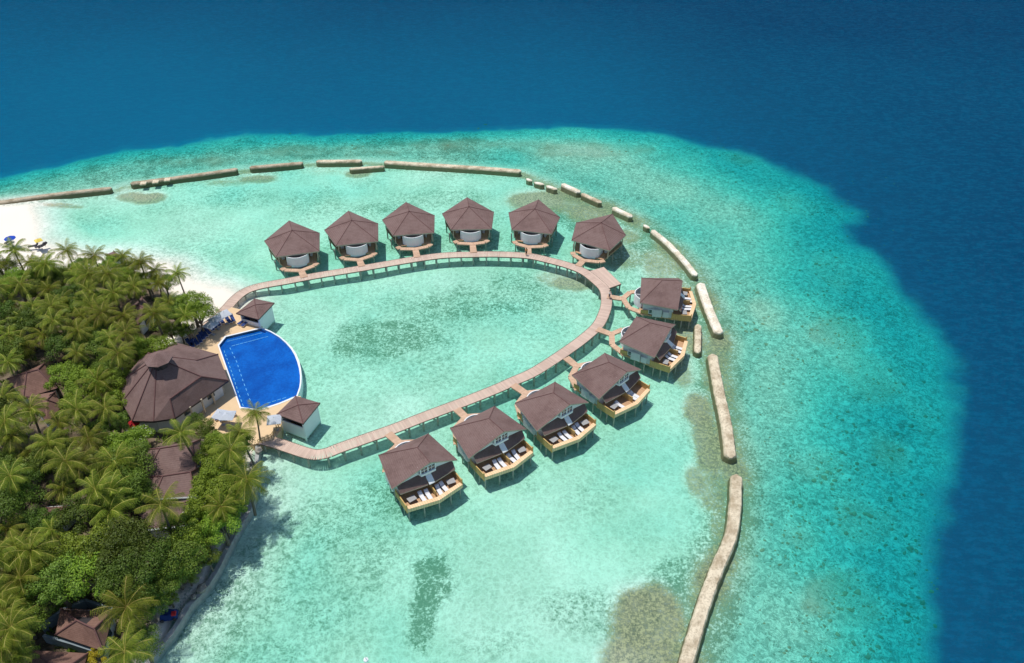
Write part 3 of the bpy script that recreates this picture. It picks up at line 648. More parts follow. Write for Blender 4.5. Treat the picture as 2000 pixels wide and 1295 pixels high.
# ------------------------------------------------------------------ duplex villas (local x = out to the sea, y = sideways)
VPOSE = [(-13.43, 75.91, -1.0), (-3.8, 81.52, -.94), (5.56, 86.91, -.91), (14.4, 93.83, -.8), (22.26, 103.7, -.49), (26.21, 116.06, -.16)]
VJOIN = [(758,847),(892,799),(1002,752),(1105.5,699),(1166,643),(1186,579.4)]
def make_villa():
    r = empty('water_villa'); E_ = 3.9
    BL, BR, FR, FL = (-3.35, -3.88), (-3.35, 3.95), (3.3, 4.92), (3.2, -5.0)
    pk = (.25, .5, E_+2.2); tip = (3.75, .6, E_+2.35)
    tops = [(*BL, E_), (*BR, E_), (*FR, E_), (*FL, E_), pk, tip]
    mb = MB(); mb.slab(tops, [(0, 1, 4), (1, 2, 5, 4), (3, 0, 4, 5)], .2, 0, 1)
    for a, b in ((0, 4), (1, 4), (4, 5)): mb.tube([Vector(tops[a])+Vector((0, 0, .02)), Vector(tops[b])+Vector((0, 0, .02))], .055, 6, 2)
    mb.build('roof', [M['roof'], M['fascia'], M['ridge']], r)
    # walls
    mb = MB(); mb.prism([(-2.7, -3.35), (-2.7, 3.4), (2.5, 4.1), (2.5, -4.1)], 1.35, E_+.02)
    mb.box((-.2, -3.95, 2.1), (1.6, .45, 1.5)); mb.box((1.3, -4.15, 2.1), (1.0, .45, 1.1)); mb.box((-.2, 4.0, 2.1), (1.6, .45, 1.5)); 
    mb.build('wall', M['white_dirty'], r)
    gx = 3.05
    mb = MB(); pts = [(gx, -4.0, E_-.05), (gx, 4.0, E_-.05), (gx, .55, E_+1.98)]
    mb.add([(p[0], p[1], p[2]) for p in pts]+[(p[0]-.15, p[1], p[2]) for p in pts], [(0, 1, 2), (5, 4, 3), (0, 3, 4, 1), (1, 4, 5, 2), (2, 5, 3, 0)])
    gw = mb.build('gable_wall', M['white'], r)
    # gable window in a projecting white box
    mb = MB(); mb.prism([(gx, -1.0), (gx+.62, -.8), (gx+.62, 1.4), (gx, 1.65)], 4.15, 4.5); mb.prism([(gx, -.95), (gx+.45, -.75), (gx+.45, 1.35), (gx, 1.6)], 5.45, 5.6)
    for yy in (-.8, .3, 1.42): mb.box((gx+.45, yy, 4.98), (.14, .16, .98))
    wf = mb.build('window', M['white'], gw)
    for yy in (-.25, .86):
        m2 = MB(); m2.box((gx+.42, yy, 5.0), (.04, .95, .85)); m2.build('pane', M['glass'], wf)
        m2 = MB(); m2.box((gx+.455, yy, 5.0), (.05, .06, .85)); m2.box((gx+.455, yy, 5.0), (.05, .95, .05)); m2.build('glazing_bar', M['white'], wf)
    # lower roof, two planes either side of a white rain panel
    z1, z0 = 4.25, 3.0
    mb = MB()
    mb.slab([(2.95, -4.2, z1-.25), (2.95, -.05, z1+.05), (4.35, -.25, z0), (3.85, -4.15, z0)], [(0, 3, 2, 1)], .16, 0, 1)
    mb.slab([(2.95, .65, z1+.05), (2.95, 4.25, z1-.25), (3.9, 4.2, z0), (4.4, .8, z0)], [(0, 3, 2, 1)], .16, 0, 1)
    mb.build('lower_roof', [M['roof'], M['fascia']], r)
    mb = MB(); mb.slab([(2.6, -.12, z1+.2), (2.6, .72, z1+.2), (4.5, .72, z0+.1), (4.5, -.12, z0+.1)], [(0, 3, 2, 1)], .14)
    mb.build('rain_panel', M['white'], r)
    # sun deck with bent front
    D = [(2.4, -4.3), (5.75, -4.15), (6.6, .2), (5.95, 4.05), (2.4, 4.3)]
    mb = MB(); mb.prism(D, 1.2, 1.38); mb.build('sun_deck', M['deck'], r)
    mb = MB(); bw = .52
    I = [(5.75-bw, -4.1), (6.6-bw-.05, .2), (5.95-bw, 4.0)]; O = [(5.8, -4.2), (6.68, .2), (6.0, 4.1)]
    for k in range(2):
        mb.prism([I[k], O[k], O[k+1], I[k+1]], 1.80, 1.9); mb.prism([(I[k][0]+.4, I[k][1]), O[k], O[k+1], (I[k+1][0]+.4, I[k+1][1])], 1.25, 1.79)
    mb.build('bench_ledge', M['orange'], r)
    for ys, nm in ((-4.2, 1), (4.2, -1)):
        mb = MB(); mb.prism([(2.35, ys-.05), (5.7, ys-.0*nm-.05), (5.7, ys+.05), (2.35, ys+.05)], 1.1, 2.3)
        mb.box((5.68, ys, 1.85), (.14, .14, 1.6)); mb.box((2.4, ys, 1.85), (.14, .14, 1.6)); mb.box((4.0, ys, 2.33), (3.4, .14, .07))
        mb.build('side_screen', M['ochre'], r)
    mb = MB(); mb.box((4.4, .25, 1.85), (2.3, .1, 1.0)); mb.box((5.5, .25, 1.9), (.12, .14, 1.15)); mb.box((4.4, .25, 2.38), (2.3, .14, .06)); mb.build('divider_screen', M['ochre'], r)
    # ochre skirts towards the walk and side windows
    for s in (-1, 1):
        mb = MB(); mb.box((-2.35, s*3.62, 1.75), (1.4, .08, .95)); mb.build('walk_screen', M['ochre'], r)
        mb = MB(); mb.box((-1.35, s*3.75, 2.15), (.7, .1, .9)); w = mb.build('window', M['white'], r)
        mb = MB(); mb.box((-1.35, s*3.81, 2.15), (.52, .03, .7)); mb.build('pane', M['glass'], w)
    mb = MB(); mb.prism([(-3.3, -3.6), (-3.3, 3.6), (2.5, 4.15), (2.5, -4.15)], 1.1, 1.36); mb.build('floor_deck', M['deck'], r)
    # open air bathroom at the rear, bowed white wall
    arc = [(-3.05-1.25*math.sin(PI*k/12)**.75, 2.1-4.1*k/12+.05) for k in range(13)]
    mb = MB()
    for k in range(12): mb.bar((*arc[k], 3.25), (*arc[k+1], 3.25), .14, 2.0)
    bw_ = mb.build('bath_wall', M['white'], r)
    mb = MB(); mb.prism([(-2.75, 2.0), *[(x+.1, y) for x, y in arc[1:-1]], (-2.75, -1.9)], 1.37, 1.5); mb.build('bath_floor', M['slate'], bw_)
    mb = MB(); mb.box((-3.6, .1, 2.2), (.9, .12, 1.4)); mb.box((-3.75, -.9, 1.75), (.5, .4, .5)); mb.box((-3.75, 1.1, 1.75), (.5, .4, .5)); mb.box((-3.55, -.3, 1.9), (.4, .3, .8)); mb.build('bath_fitting', M['white'], bw_)
    for (x, y) in ((-2.6, -3.4), (-2.6, 3.4), (-.3, -3.9), (-.3, 3.9), (1.4, -4.0), (1.4, 4.0), (3.0, -4.0), (3.0, 4.0), (4.2, -4.0), (4.2, 4.0), (5.55, -3.95), (5.75, 3.8), (6.1, -1.9), (6.4, .2), (6.15, 2.1), (4.5, 0), (-2.6, 0), (1.0, 0)): post(r, x, y, 1.15, .11)
    return r
vil0 = make_villa()
vlab = ['duplex water villa lowest in the photo, leftmost of those with sun decks', 'sun deck villa second from the lower left of its row', 'sun deck villa third from the lower left end, its gable window seen at a slant',
 'sun deck villa fourth from the lower left, its front deck facing down right', 'sun deck villa turned sideways, beside the short stubby breakwater', 'uppermost sun deck villa, side on, next to the boardwalk terrace and brightest breakwater']
villas = [vil0]+[copy_tree(vil0) for _ in range(5)]
for i, o in enumerate(villas):
    o.location = (VPOSE[i][0], VPOSE[i][1], 0); o.rotation_euler = (0, 0, VPOSE[i][2]); tag(o, vlab[i], 'villa', 'duplex water villas with sun decks')
    cx, cy, a = VPOSE[i]
    fk = Vector((-6.6, .85, 0)); w = Vector((cx+fk.x*math.cos(a)-fk.y*math.sin(a), cy+fk.x*math.sin(a)+fk.y*math.cos(a), 0))
    p = U(*VJOIN[i], PZ)-Vector((cx, cy, PZ)); j = (p.x*math.cos(a)+p.y*math.sin(a), -p.x*math.sin(a)+p.y*math.cos(a))
    mb = MB(); f = (-6.3, .75)
    boards(mb, (f[0]+.3, f[1]-.1), j, 1.15, PZ+.1, w2=1.3)
    for b in ([(-5.1, 2.9), (-3.3, 3.35)], [(-5.1, -2.0), (-3.3, -2.9), (-2.2, -3.6)]):
        pts = [f]+b
        for k in range(len(pts)-1): boards(mb, pts[k], pts[k+1], .95, PZ+.16+.03*k)
    mb.build('access_walk', M['link'], o); post(o, f[0], f[1], PZ); post(o, -5.0, -2.0, PZ); post(o, -5.0, 2.8, PZ)

# ------------------------------------------------------------------ loungers, parasols
def make_lounger(cm, fm):
    r = empty('sun_lounger')
    mb = MB(); mb.box((-.25, 0, .30), (1.4, .62, .06)); mb.bar((.45, 0, .33), (.98, 0, .62), .62, .06); mb.build('frame', fm, r)
    mb = MB(); mb.box((-.25, 0, .37), (1.38, .58, .08)); mb.bar((.45, 0, .45), (.98, 0, .74), .58, .08); mb.box((.84, 0, .72), (.28, .4, .08)); mb.build('cushion', cm, r)
    for x in (-.8, .4):
        for y in (-.26, .26): m2 = MB(); m2.box((x, y, .14), (.06, .06, .28)); m2.build('leg', fm, r)
    return r
lg0 = make_lounger(M['cushion'], M['dark_frame']); lg_used = False
lg1 = make_lounger(M['navy'], M['white']); lg1_used = False
names_v = ['lowest villa', 'second villa from lower left', 'third villa from lower left', 'fourth villa from lower left', 'villa beside the stubby breakwater', 'uppermost villa']
LPOS = [(4.95, -1.5, 'left'), (5.1, -.65, 'centre left'), (5.15, .95, 'centre right'), (5.0, 1.8, 'right')]
def put(proto, x, y, z, rz, used):
    o = proto if not used else copy_tree(proto); o.location = (x, y, z); o.rotation_euler = (0, 0, rz); return o
Rl = random.Random(9)
for i, (cx, cy, a) in enumerate(VPOSE):
    ls = LPOS if i not in (3,) else [(5.0, -1.9, 'left'), (4.9, .9, 'centre right'), (5.0, 1.5, 'right')]
    for (x, y, w) in ls:
        wx_ = cx+x*math.cos(a)-y*math.sin(a); wy_ = cy+x*math.sin(a)+y*math.cos(a)
        o = put(lg0, wx_, wy_, 1.38, a+PI+Rl.uniform(-.12, .12), lg_used); lg_used = True
        tag(o, f'pale cushioned lounger, {w} on the sun deck of the {names_v[i]}', 'sun lounger', 'loungers on the villa decks')
tb0 = empty('side_table')
mb = MB(); mb.box((0, 0, .62), (.85, 1.15, .06)); mb.build('table_top', M['board_grey'], tb0)
for x in (-.34, .34):
    for y in (-.48, .48): mb = MB(); mb.box((x, y, .3), (.06, .06, .6)); mb.build('leg', M['dark_frame'], tb0)
tb_used = False
for i, (cx, cy, a) in enumerate(VPOSE):
    for (x, y, w) in ((4.55, -2.9, 'left'), (4.7, 3.0, 'right')):
        if i in (3, 4) and w == 'right': continue
        o = put(tb0, cx+x*math.cos(a)-y*math.sin(a), cy+x*math.sin(a)+y*math.cos(a), 1.38, a+(.1 if w == 'left' else -.15), tb_used); tb_used = True
        tag(o, f'pale grey table, {w} end of the deck, {names_v[i]}', 'table', 'tables on the villa decks')
def make_parasol(m, rad=1.5, sides=8, h=2.4):
    r = empty('parasol')
    mb = MB(); rim = [(rad*math.cos(2*PI*(k+.5)/sides), rad*math.sin(2*PI*(k+.5)/sides), h-.45) for k in range(sides)]
    mb.slab(rim+[(0, 0, h)], [(k, (k+1) % sides, sides) for k in range(sides)], .05); mb.build('canopy', m, r)
    mb = MB(); mb.tube([(0, 0, 0), (0, 0, h+.12)], .035, 6); mb.build('pole', M['metal'], r); mb = MB(); mb.box((0, 0, .06), (.5, .5, .12)); mb.build('base', M['metal'], r)
    return r
def place_px(o, u, v, z, rz=0.0): p = U(u, v, z); o.location = (p.x, p.y, z); o.rotation_euler = (0, 0, rz); return o

# ------------------------------------------------------------------ pool area
DZ = 1.2
area = tag(empty('pool_terrace', U(470, 720, 0)), 'beige tiled terrace around the blue swimming pool', 'terrace')
po = Vector(area.location)
POOL = [(428,674.7),(441.4,658),(510.8,641.4),(529,649),(545.6,659),(558,670),(568.5,682),(575.5,694),(580.5,707),(584,720),(586,734),(586,746),(584.5,757),(579,773),(545,787),(506.7,799.7),(470.6,795)]
POOLW = [U2(u, v, DZ) for u, v in POOL]
OUT = [(362,672),(380,655),(420,624),(452,600),(476,606),(513,638.5)]
OUT2 = [(588,772),(545,812),(548,842),(535,858),(495,868),(440,850),(380,845),(300,830),(290,760),(310,690)]
curve_out = [U2(u, v, DZ) for u, v in POOL[2:14]]
pc = Vector((sum(p[0] for p in POOLW)/len(POOLW), sum(p[1] for p in POOLW)/len(POOLW), 0))
def grow(p, d): v = Vector((p[0], p[1], 0))-pc; v = v+v.normalized()*d; return (pc.x+v.x, pc.y+v.y)
# deck as pieces around the basin
def rel(pts): return [(p[0]-po.x, p[1]-po.y) for p in pts]
ring_in = POOLW[13:]+POOLW[:3]          # from lower right corner round the land side to the top corner
mb = MB()
land = [U2(u, v, DZ) for u, v in [(588,774),(552,806),(548,842),(535,858),(495,868),(440,850),(380,845),(300,830),(290,760),(310,690),(362,672),(380,655),(420,624),(452,600),(476,606),(513,638.5)]]
poly_ = ring_in + land[::-1]
# triangulate through bmesh-free tessellation
from mathutils.geometry import tessellate_polygon
tri = tessellate_polygon([[Vector((x, y, 0)) for x, y in rel(poly_)]])
pv = rel(poly_)
mb.add([(x, y, DZ) for x, y in pv]+[(x, y, -1.6) for x, y in pv], [tuple(t_) for t_ in tri])
npv = len(pv)
for i in range(npv): j = (i+1) % npv; mb.face((i, j, npv+j, npv+i))
mb.fixn = True
mb.build('paving', M['tile'], area)
pool = tag(empty('swimming_pool', (pc.x, pc.y, 0)), 'deep blue half round swimming pool with white sea side rim', 'swimming pool')
def relp(pts, d=0): return [((grow(p, d)[0] if d else p[0])-pc.x, (grow(p, d)[1] if d else p[1])-pc.y) for p in pts]
tpool = NT('pool_tiles'); cpo = tpool.coord(); br_ = tpool.noise(cpo, .35, 5); br2 = tpool.noise(cpo, 3, 3)
M['pool_tile'] = tpool.done(tpool.bsdf(tpool.mix(tpool.step(tpool.math('ADD', tpool.math('MULTIPLY', br_, .6), tpool.math('MULTIPLY', br2, .4)), .34, .68), (.0, .10, .36), (.012, .21, .56)), .5, .3))  # paler blue mottling is caustic light painted into the tile colour
mb = MB(); mb.prism(relp(POOLW), .3, .75); mb.build('basin_floor', M['pool_tile'], pool)
mb = MB(); q = relp(POOLW); q2 = relp(POOLW, .32)
for i in range(len(q)):
    j = (i+1) % len(q)
    if 2 <= i <= 12: continue
    mb.add([(*q[i], .5), (*q[j], .5), (*q[j], DZ+.03), (*q[i], DZ+.03), (*q2[i], DZ+.03), (*q2[j], DZ+.03)], [(0, 1, 2, 3), (3, 2, 5, 4)])
mb.build('coping', M['rim'], pool)
mb = MB(); q2 = relp(POOLW, .36)
for i in range(2, 13):
    j = i+1
    mb.add([(*q[i], .5), (*q[j], .5), (*q[j], DZ+.05), (*q[i], DZ+.05), (*q2[i], DZ+.05), (*q2[j], DZ+.05), (*q2[i], -1.6), (*q2[j], -1.6)], [(0, 1, 2, 3), (3, 2, 5, 4), (4, 5, 7, 6)])
mb.build('sea_rim', M['rim'], pool)
tpw = NT('pool_water'); cpw = tpw.coord(); nmw = tpw.bump(tpw.noise(cpw, 1.6, 4), .35, .08)
tp = tpw.n('ShaderNodeBsdfTransparent', Color=(.45, .78, .97, 1)).outputs[0]; gp = tpw.n('ShaderNodeBsdfGlossy', Roughness=.05, Normal=nmw).outputs[0]
M['pool_water'] = tpw.done(tpw.n('ShaderNodeMixShader', I0=tpw.n('ShaderNodeFresnel', IOR=1.33, Normal=nmw).outputs[0], I1=tp, I2=gp).outputs[0])
mb = MB(); mb.fixn = False; _pp = relp(POOLW); _ar = sum(_pp[i-1][0]*_pp[i][1]-_pp[i][0]*_pp[i-1][1] for i in range(len(_pp))); mb.poly([(*p, DZ-.06) for p in (_pp if _ar > 0 else _pp[::-1])]); mb.build('pool_water', M['pool_water'], pool)
# white step edging
mb = MB()
def dashes(pl, n, z=.78, w=.09, ln=.6):
    P = [U(u, v, z) for u, v in pl]
    seg = [(P[i+1]-P[i]).length for i in range(len(P)-1)]; tot = sum(seg)
    for k in range(n):
        s = tot*(k+.5)/n; i = 0
        while s > seg[i]: s -= seg[i]; i += 1
        d = (P[i+1]-P[i]).normalized(); c = P[i]+d*s; mb.box((c.x-pc.x, c.y-pc.y, z), (ln, w, .02), math.atan2(d.y, d.x))
dashes([(437,683),(452,725),(466,768),(476,795)], 14); dashes([(448,677),(462,706),(475,745),(490,785)], 12)
dashes([(443,667),(480,658),(512,650)], 9); dashes([(452,676),(490,666),(524,657)], 9); dashes([(515,797),(545,788),(572,775)], 7); dashes([(520,788),(560,776)], 4)
mb.build('step_edging', M['rim'], pool)

# two square roofed huts beside the pool
def hut(corners, ze, peak_h, body_in, z0, label, open_side=None):
    c4 = [U(u, v, ze) for u, v in corners]; ct = sum(c4, Vector())/4
    r = tag(empty('pool_hut', (ct.x, ct.y, 0)), label, 'hut', 'small square huts beside the pool')
    tp = [(p.x-ct.x, p.y-ct.y, ze) for p in c4]+[(0, 0, ze+peak_h)]
    mb = MB(); mb.slab(tp, [(i, (i+1) % 4, 4) for i in range(4)], .2, 0, 1)
    for i in range(4): mb.tube([tp[i], (0, 0, ze+peak_h+.02)], .07, 6, 2)
    mb.build('roof', [M['roof'], M['dark_frame'], M['ridge']], r)
    b = [(p[0]*body_in, p[1]*body_in) for p in tp[:4]]
    mb = MB()
    for i in range(4):
        j = (i+1) % 4
        if open_side is not None and i in open_side:
            mb.bar((*b[i], 2.1), (*b[j], 2.1), .14, 2.1-z0); continue
        mb.bar((*b[i], ze-.05), (*b[j], ze-.05), .14, ze-z0)
    mb.build('wall', M['white'], r)
    mb = MB(); mb.prism([(x*.97, y*.97) for x, y in b], z0+.05, z0+.25); mb.build('floor', M['tile'], r)
    mb = MB(); mb.prism([(x*.5, y*.5) for x, y in b], z0+.25, z0+1.2); mb.build('counter', M['door'], r)
    for (x, y) in b:
        m2 = MB(); m2.box((x*.98, y*.98, (ze-1.6)/2), (.22, .22, ze+1.6)); m2.build('corner_post', M['white'], r)
    return r
hut([(461,612),(497,583),(536,591.5),(505,624)], 3.4, .75, .80, -.2, 'small brown roofed hut at the upper corner of the blue pool', open_side=(3,))
hut([(540,809),(577,773),(625.5,787),(592,828)], 3.4, .8, .84, -.2, 'small brown roofed hut standing in the lagoon by the lower pool corner', open_side=(3,))

# jetty steps and railing beside the lower hut
mb = MB()
for a_, b_ in (((552,826),(556,812)), ((552,826),(531,857)), ((531,857),(505,868))):
    A_, B_ = U(*a_, 1.2), U(*b_, 1.2)
    for z in (1.7, 2.1): mb.bar((A_.x, A_.y, z), (B_.x, B_.y, z), .08, .06)
    n_ = max(2, int((B_-A_).length/.5))
    for k in range(n_+1): q_ = A_.lerp(B_, k/n_); mb.box((q_.x, q_.y, 1.65), (.06, .06, .9))
tag(mb.build('railing', M['ochre']), 'ochre timber railing along the terrace edge left of the lower hut', 'railing')

# loungers on the pool terrace
R5 = random.Random(21); row = [(455,625),(447,628),(433,629),(427,634),(420,638),(413,643),(407,650),(401,655),(396,660),(391,666)]
ordn = ['first', 'second', 'third', 'fourth', 'fifth', 'sixth', 'seventh', 'eighth', 'ninth', 'tenth', 'eleventh', 'twelfth', 'thirteenth', 'fourteenth', 'fifteenth', 'sixteenth', 'seventeenth', 'eighteenth', 'nineteenth', 'twentieth']
for k, (u, v) in enumerate(row):
    o = lg1 if not lg1_used else copy_tree(lg1); lg1_used = True; place_px(o, u, v, DZ, 2.2+R5.uniform(-.15, .15))
    tag(o, f'navy cushioned pool lounger, {ordn[k]} from the upper hut in the row by the boardwalk', 'sun lounger', 'navy loungers beside the pool')
for k, (u, v) in enumerate([(474,631),(480,634),(384,671),(377,675),(371,673),(432,817),(441,819),(449,816)]):
    o = copy_tree(lg1); place_px(o, u, v, DZ, (1.2 if k < 2 else 2.2 if k < 5 else .8)+R5.uniform(-.2, .2))
    lab = ['left lounger of two in front of the upper hut', 'right lounger of two in front of the upper hut', 'navy lounger nearest the boardwalk foot, right one of three', 'middle navy lounger of three at the boardwalk foot', 'left navy lounger of three at the boardwalk foot', 'left lounger under the grey parasols below the pool', 'middle lounger under the grey parasols below the pool', 'right lounger under the grey parasols below the pool'][k]
    tag(o, lab, 'sun lounger', 'navy loungers beside the pool')
par0 = make_parasol(M['canvas'], 1.45, 4, 2.6); pu = False
for k, (u, v, lab) in enumerate([(437,612,'square grey parasol between boardwalk and upper hut'), (421,622,'square grey parasol over the middle of the pool lounger row'), (411,633,'square grey parasol at the lower end of the pool lounger row'), (430,808,'left grey parasol of the pair below the pool'), (444,810,'right grey parasol of the pair below the pool'), (535,818,'grey parasol beside the lower hut')]):
    o = par0 if k == 0 else copy_tree(par0); p = U(u, v, DZ+2.3); o.location = (p.x, p.y, DZ); o.rotation_euler = (0, 0, .75+.2*k); tag(o, lab, 'parasol', 'grey parasols around the pool')
bp = make_parasol(M['blue_canvas'], 1.1, 8); p = U(19, 465, 2.6); bp.location = (p.x, p.y, .6); tag(bp, 'blue parasol on the white beach at the left edge', 'parasol')
yp = copy_tree(par0); [setattr(c_, 'data', c_.data.copy()) for c_ in yp.children if c_.name.startswith('canopy')]
for c_ in yp.children:
    if c_.name.startswith('canopy'): c_.data.materials[0] = M['yellow_canvas']
p = U(75, 470, 2.6); yp.location = (p.x, p.y, .6); yp.scale = (.65, .65, .95); yp['label'] = 'yellow parasol on the white beach'; del yp['group']
rp_ = make_parasol(M['red_canvas'], .9, 8, 2.1); p = U(260, 824, 3.2); rp_.location = (p.x, p.y, 1.25); tag(rp_, 'small red parasol against the left wall of the large roofed restaurant', 'parasol')
lg2 = make_lounger(M['dark_frame'], M['dark_frame'])
for k, (u, v) in enumerate([(66,483),(79,483),(84,482.5),(18,474)]):
    o = lg2 if k == 0 else copy_tree(lg2); place_px(o, u, v, .72, .3*k+.4); tag(o, ['dark lounger left of the yellow parasol on the beach', 'dark lounger just below the yellow parasol', 'dark lounger right of the yellow parasol', 'dark lounger under the blue beach parasol'][k], 'sun lounger', 'dark loungers on the beach')

# ------------------------------------------------------------------ restaurant and island roofs
def roofbuild(name, label, verts, faces, ridges, th=.25, mat='roof', walls=None, wallmat='white_dirty', cat='building', zfloor=1.0, gutters=()):
    P = [U(u, v, z) for u, v, z in verts]; ct = sum(P, Vector())/len(P)
    r = tag(empty(name, (ct.x, ct.y, 0)), label, cat)
    V_ = [(p.x-ct.x, p.y-ct.y, p.z) for p in P]
    mb = MB(); mb.slab(V_, faces, th, 0, 1)
    for a, b in ridges: mb.tube([Vector(V_[a])+Vector((0, 0, .03)), Vector(V_[b])+Vector((0, 0, .03))], .10, 6, 2)
    mb.build('roof', [M[mat], M['dark_frame'], M['ridge']], r)
    if walls:
        pts = [V_[i] for i in walls]; cx = sum(p[0] for p in pts)/len(pts); cy = sum(p[1] for p in pts)/len(pts)
        b = [(cx+(p[0]-cx)*.86, cy+(p[1]-cy)*.86) for p in pts]; zt = min(p[2] for p in pts)
        mb = MB()
        for i in range(len(b)): mb.bar((*b[i], zt+.1), (*b[(i+1) % len(b)], zt+.1), .2, zt-.6)
        w = mb.build('wall', M[wallmat], r)
        for i in range(len(b)):
            a_ = Vector((*b[i], 0)); c_ = Vector((*b[(i+1) % len(b)], 0)); L_ = (c_-a_).length; n_ = int(L_/3.2)
            for k in range(n_):
                q = a_.lerp(c_, (k+.5)/n_); d = (c_-a_).normalized(); m2 = MB(); m2.box((q.x, q.y, zt-1.1), (1.3, .3, 1.2), math.atan2(d.y, d.x)); m2.build('window', M['glass'], w)
    for g in gutters:
        mb = MB(); mb.bar(Vector(V_[g[0]])+Vector((0, 0, .02)), Vector(V_[g[1]])+Vector((0, 0, .02)), .45, .2); mb.build('gutter', M['gutter'], r)
    return r, ct, V_
rv_ = [(306,699,10.2),                                             # 0 apex
 (286,687,5.0),(345,669,5.0),(426,692,4.2),(446,743,4.0),(341,817,4.0),(300,823,4.0),(258,822,4.0),(238,786,4.6),(237,744,5.0),   # 1..9 eaves
 (328,697,8.6),(393,735.5,6.6),(332,779,6.4),(384,704,6.6)]          # 10..13
rf = [(0, 9, 8), (0, 8, 7), (0, 7, 6), (0, 6, 12), (0, 12, 11), (0, 11, 13), (0, 13, 10), (10, 13, 3, 2), (13, 11, 4, 3), (11, 12, 5, 4), (12, 6, 5), (0, 10, 1), (10, 2, 1), (0, 1, 9)]
rest_, rct, rV = roofbuild('restaurant', 'large many sided brown roofed restaurant left of the blue pool', rv_, rf, [(0, 11), (0, 6), (0, 7), (0, 8), (0, 9), (11, 4), (13, 3), (10, 13), (0, 1), (12, 5), (11, 12)], .3, walls=[1, 2, 3, 4, 5, 6, 7, 8, 9], zfloor=1.0)
# roof lantern
mb = MB(); ap = U(306, 692, 11.2); lx, ly = ap.x-rct.x, ap.y-rct.y
rim = [(lx+2.0*math.cos(2*PI*k/8+.3), ly+2.0*math.sin(2*PI*k/8+.3), 10.35) for k in range(8)]
mb.slab(rim+[(lx, ly, 11.3)], [(k, (k+1) % 8, 8) for k in range(8)], .18, 0, 1); 
ln_ = mb.build('roof_lantern', [M['roof'], M['dark_frame']], rest_)
mb = MB(); mb.tube([(lx, ly, 8.9), (lx, ly, 10.3)], 1.1, 10); mb.build('louvre', M['dark_frame'], ln_)
for (u, v) in ((396,790),(415,772),(374,805),(433,752)):
    p = U(u, v, 3.0); m2 = MB(); m2.tube([(p.x-rct.x, p.y-rct.y, 1.1), (p.x-rct.x, p.y-rct.y, 4.1)], .16, 8); m2.build('column', M['fascia'], rest_)
def hip(label, A, B, C_, D, ra, rb, ze, zr, mat='roof_old', gut=(), name='island_house', walls='white_dirty'):
    """A B C D eaves clockwise from far left, ridge ra-rb"""
    v = [(*A, ze), (*B, ze), (*C_, ze), (*D, ze), (*ra, zr), (*rb, zr)]
    return roofbuild(name, label, v, [(0, 1, 5, 4), (1, 2, 5), (2, 3, 4, 5), (3, 0, 4)], [(0, 4), (1, 5), (2, 5), (3, 4), (4, 5)], mat=mat, walls=[0, 1, 2, 3], gutters=gut, wallmat=walls)
hip('weathered brown hipped roof at the left edge among palms, left of the restaurant', (14,740),(86,710),(112,758),(46,778),(52,728),(74,722), 3.6, 5.6)
hip('small reddish hipped roof with pale ridge just below the weathered one at left', (51,774),(108,765),(122,792),(92,826),(80,778),(92,781), 3.6, 5.2)
hip('brown roof half hidden by palms above the restaurant', (256,600),(277,580),(298,602),(270,634),(272,596),(281,602), 3.6, 5.2, 'roof')
hip('brown ribbed roof with a thin leaning palm in front, below the restaurant', (284,878),(392,858),(384,916),(284,932),(312,876),(374,866), 3.6, 5.0, 'roof')
hip('dark ribbed roof in the middle of the stack of three below the restaurant', (284,932),(388,914),(382,970),(300,974),(318,930),(372,922), 3.6, 4.9, 'roof', gut=((2, 3),))
hip('lowest ribbed roof of the three below the restaurant, with grey gutter', (262,992),(385,974),(378,1024),(290,1034),(298,992),(360,982), 3.6, 4.9, 'roof', gut=((2, 3),))
hip('small brown roof patch hidden in foliage below the stack of three roofs', (308,1058),(342,1050),(345,1075),(316,1082),(320,1060),(334,1057), 3.4, 4.4, 'roof_old')
hip('narrow brown roof in deep shade left of centre of the palm grove', (88,990),(150,986),(120,1016),(72,1024),(100,1000),(124,996), 3.4, 4.6, 'roof_old')
hip('large brown tiled roof inside a blue grey walled yard near the bottom', (118,1188),(222,1192),(202,1272),(108,1240),(150,1212),(184,1228), 3.2, 4.8, 'roof_old')
hip('brown roof cut by the bottom edge, below the walled yard', (62,1270),(172,1276),(150,1345),(40,1330),(96,1296),(136,1300), 3.2, 4.6, 'roof_old')
hip('brown roof glimpsed at the far left edge above the seaside palms', (-60,1120),(10,1108),(22,1140),(-40,1160),(-40,1130),(0,1125), 3.4, 4.6, 'roof_old')
hip('small dark roof peeping out among palms near the top right of the grove', (205,497),(222,490),(240,500),(222,512),(214,500),(226,500), 3.2, 4.2, 'roof')
# walled yard
mb = MB(); yw = [(79,1222),(118,1192),(165,1171),(219,1188)]; yw2 = [(84,1240),(140,1256),(206,1278)]
for L_ in (yw, yw2):
    for a_, b_ in zip(L_[:-1], L_[1:]): mb.bar(U(*a_, 2.6), U(*b_, 2.6), .3, 2.0)
tag(mb.build('garden_wall', M['wallgrey']), 'blue grey wall round the large brown tiled roof near the bottom', 'wall')

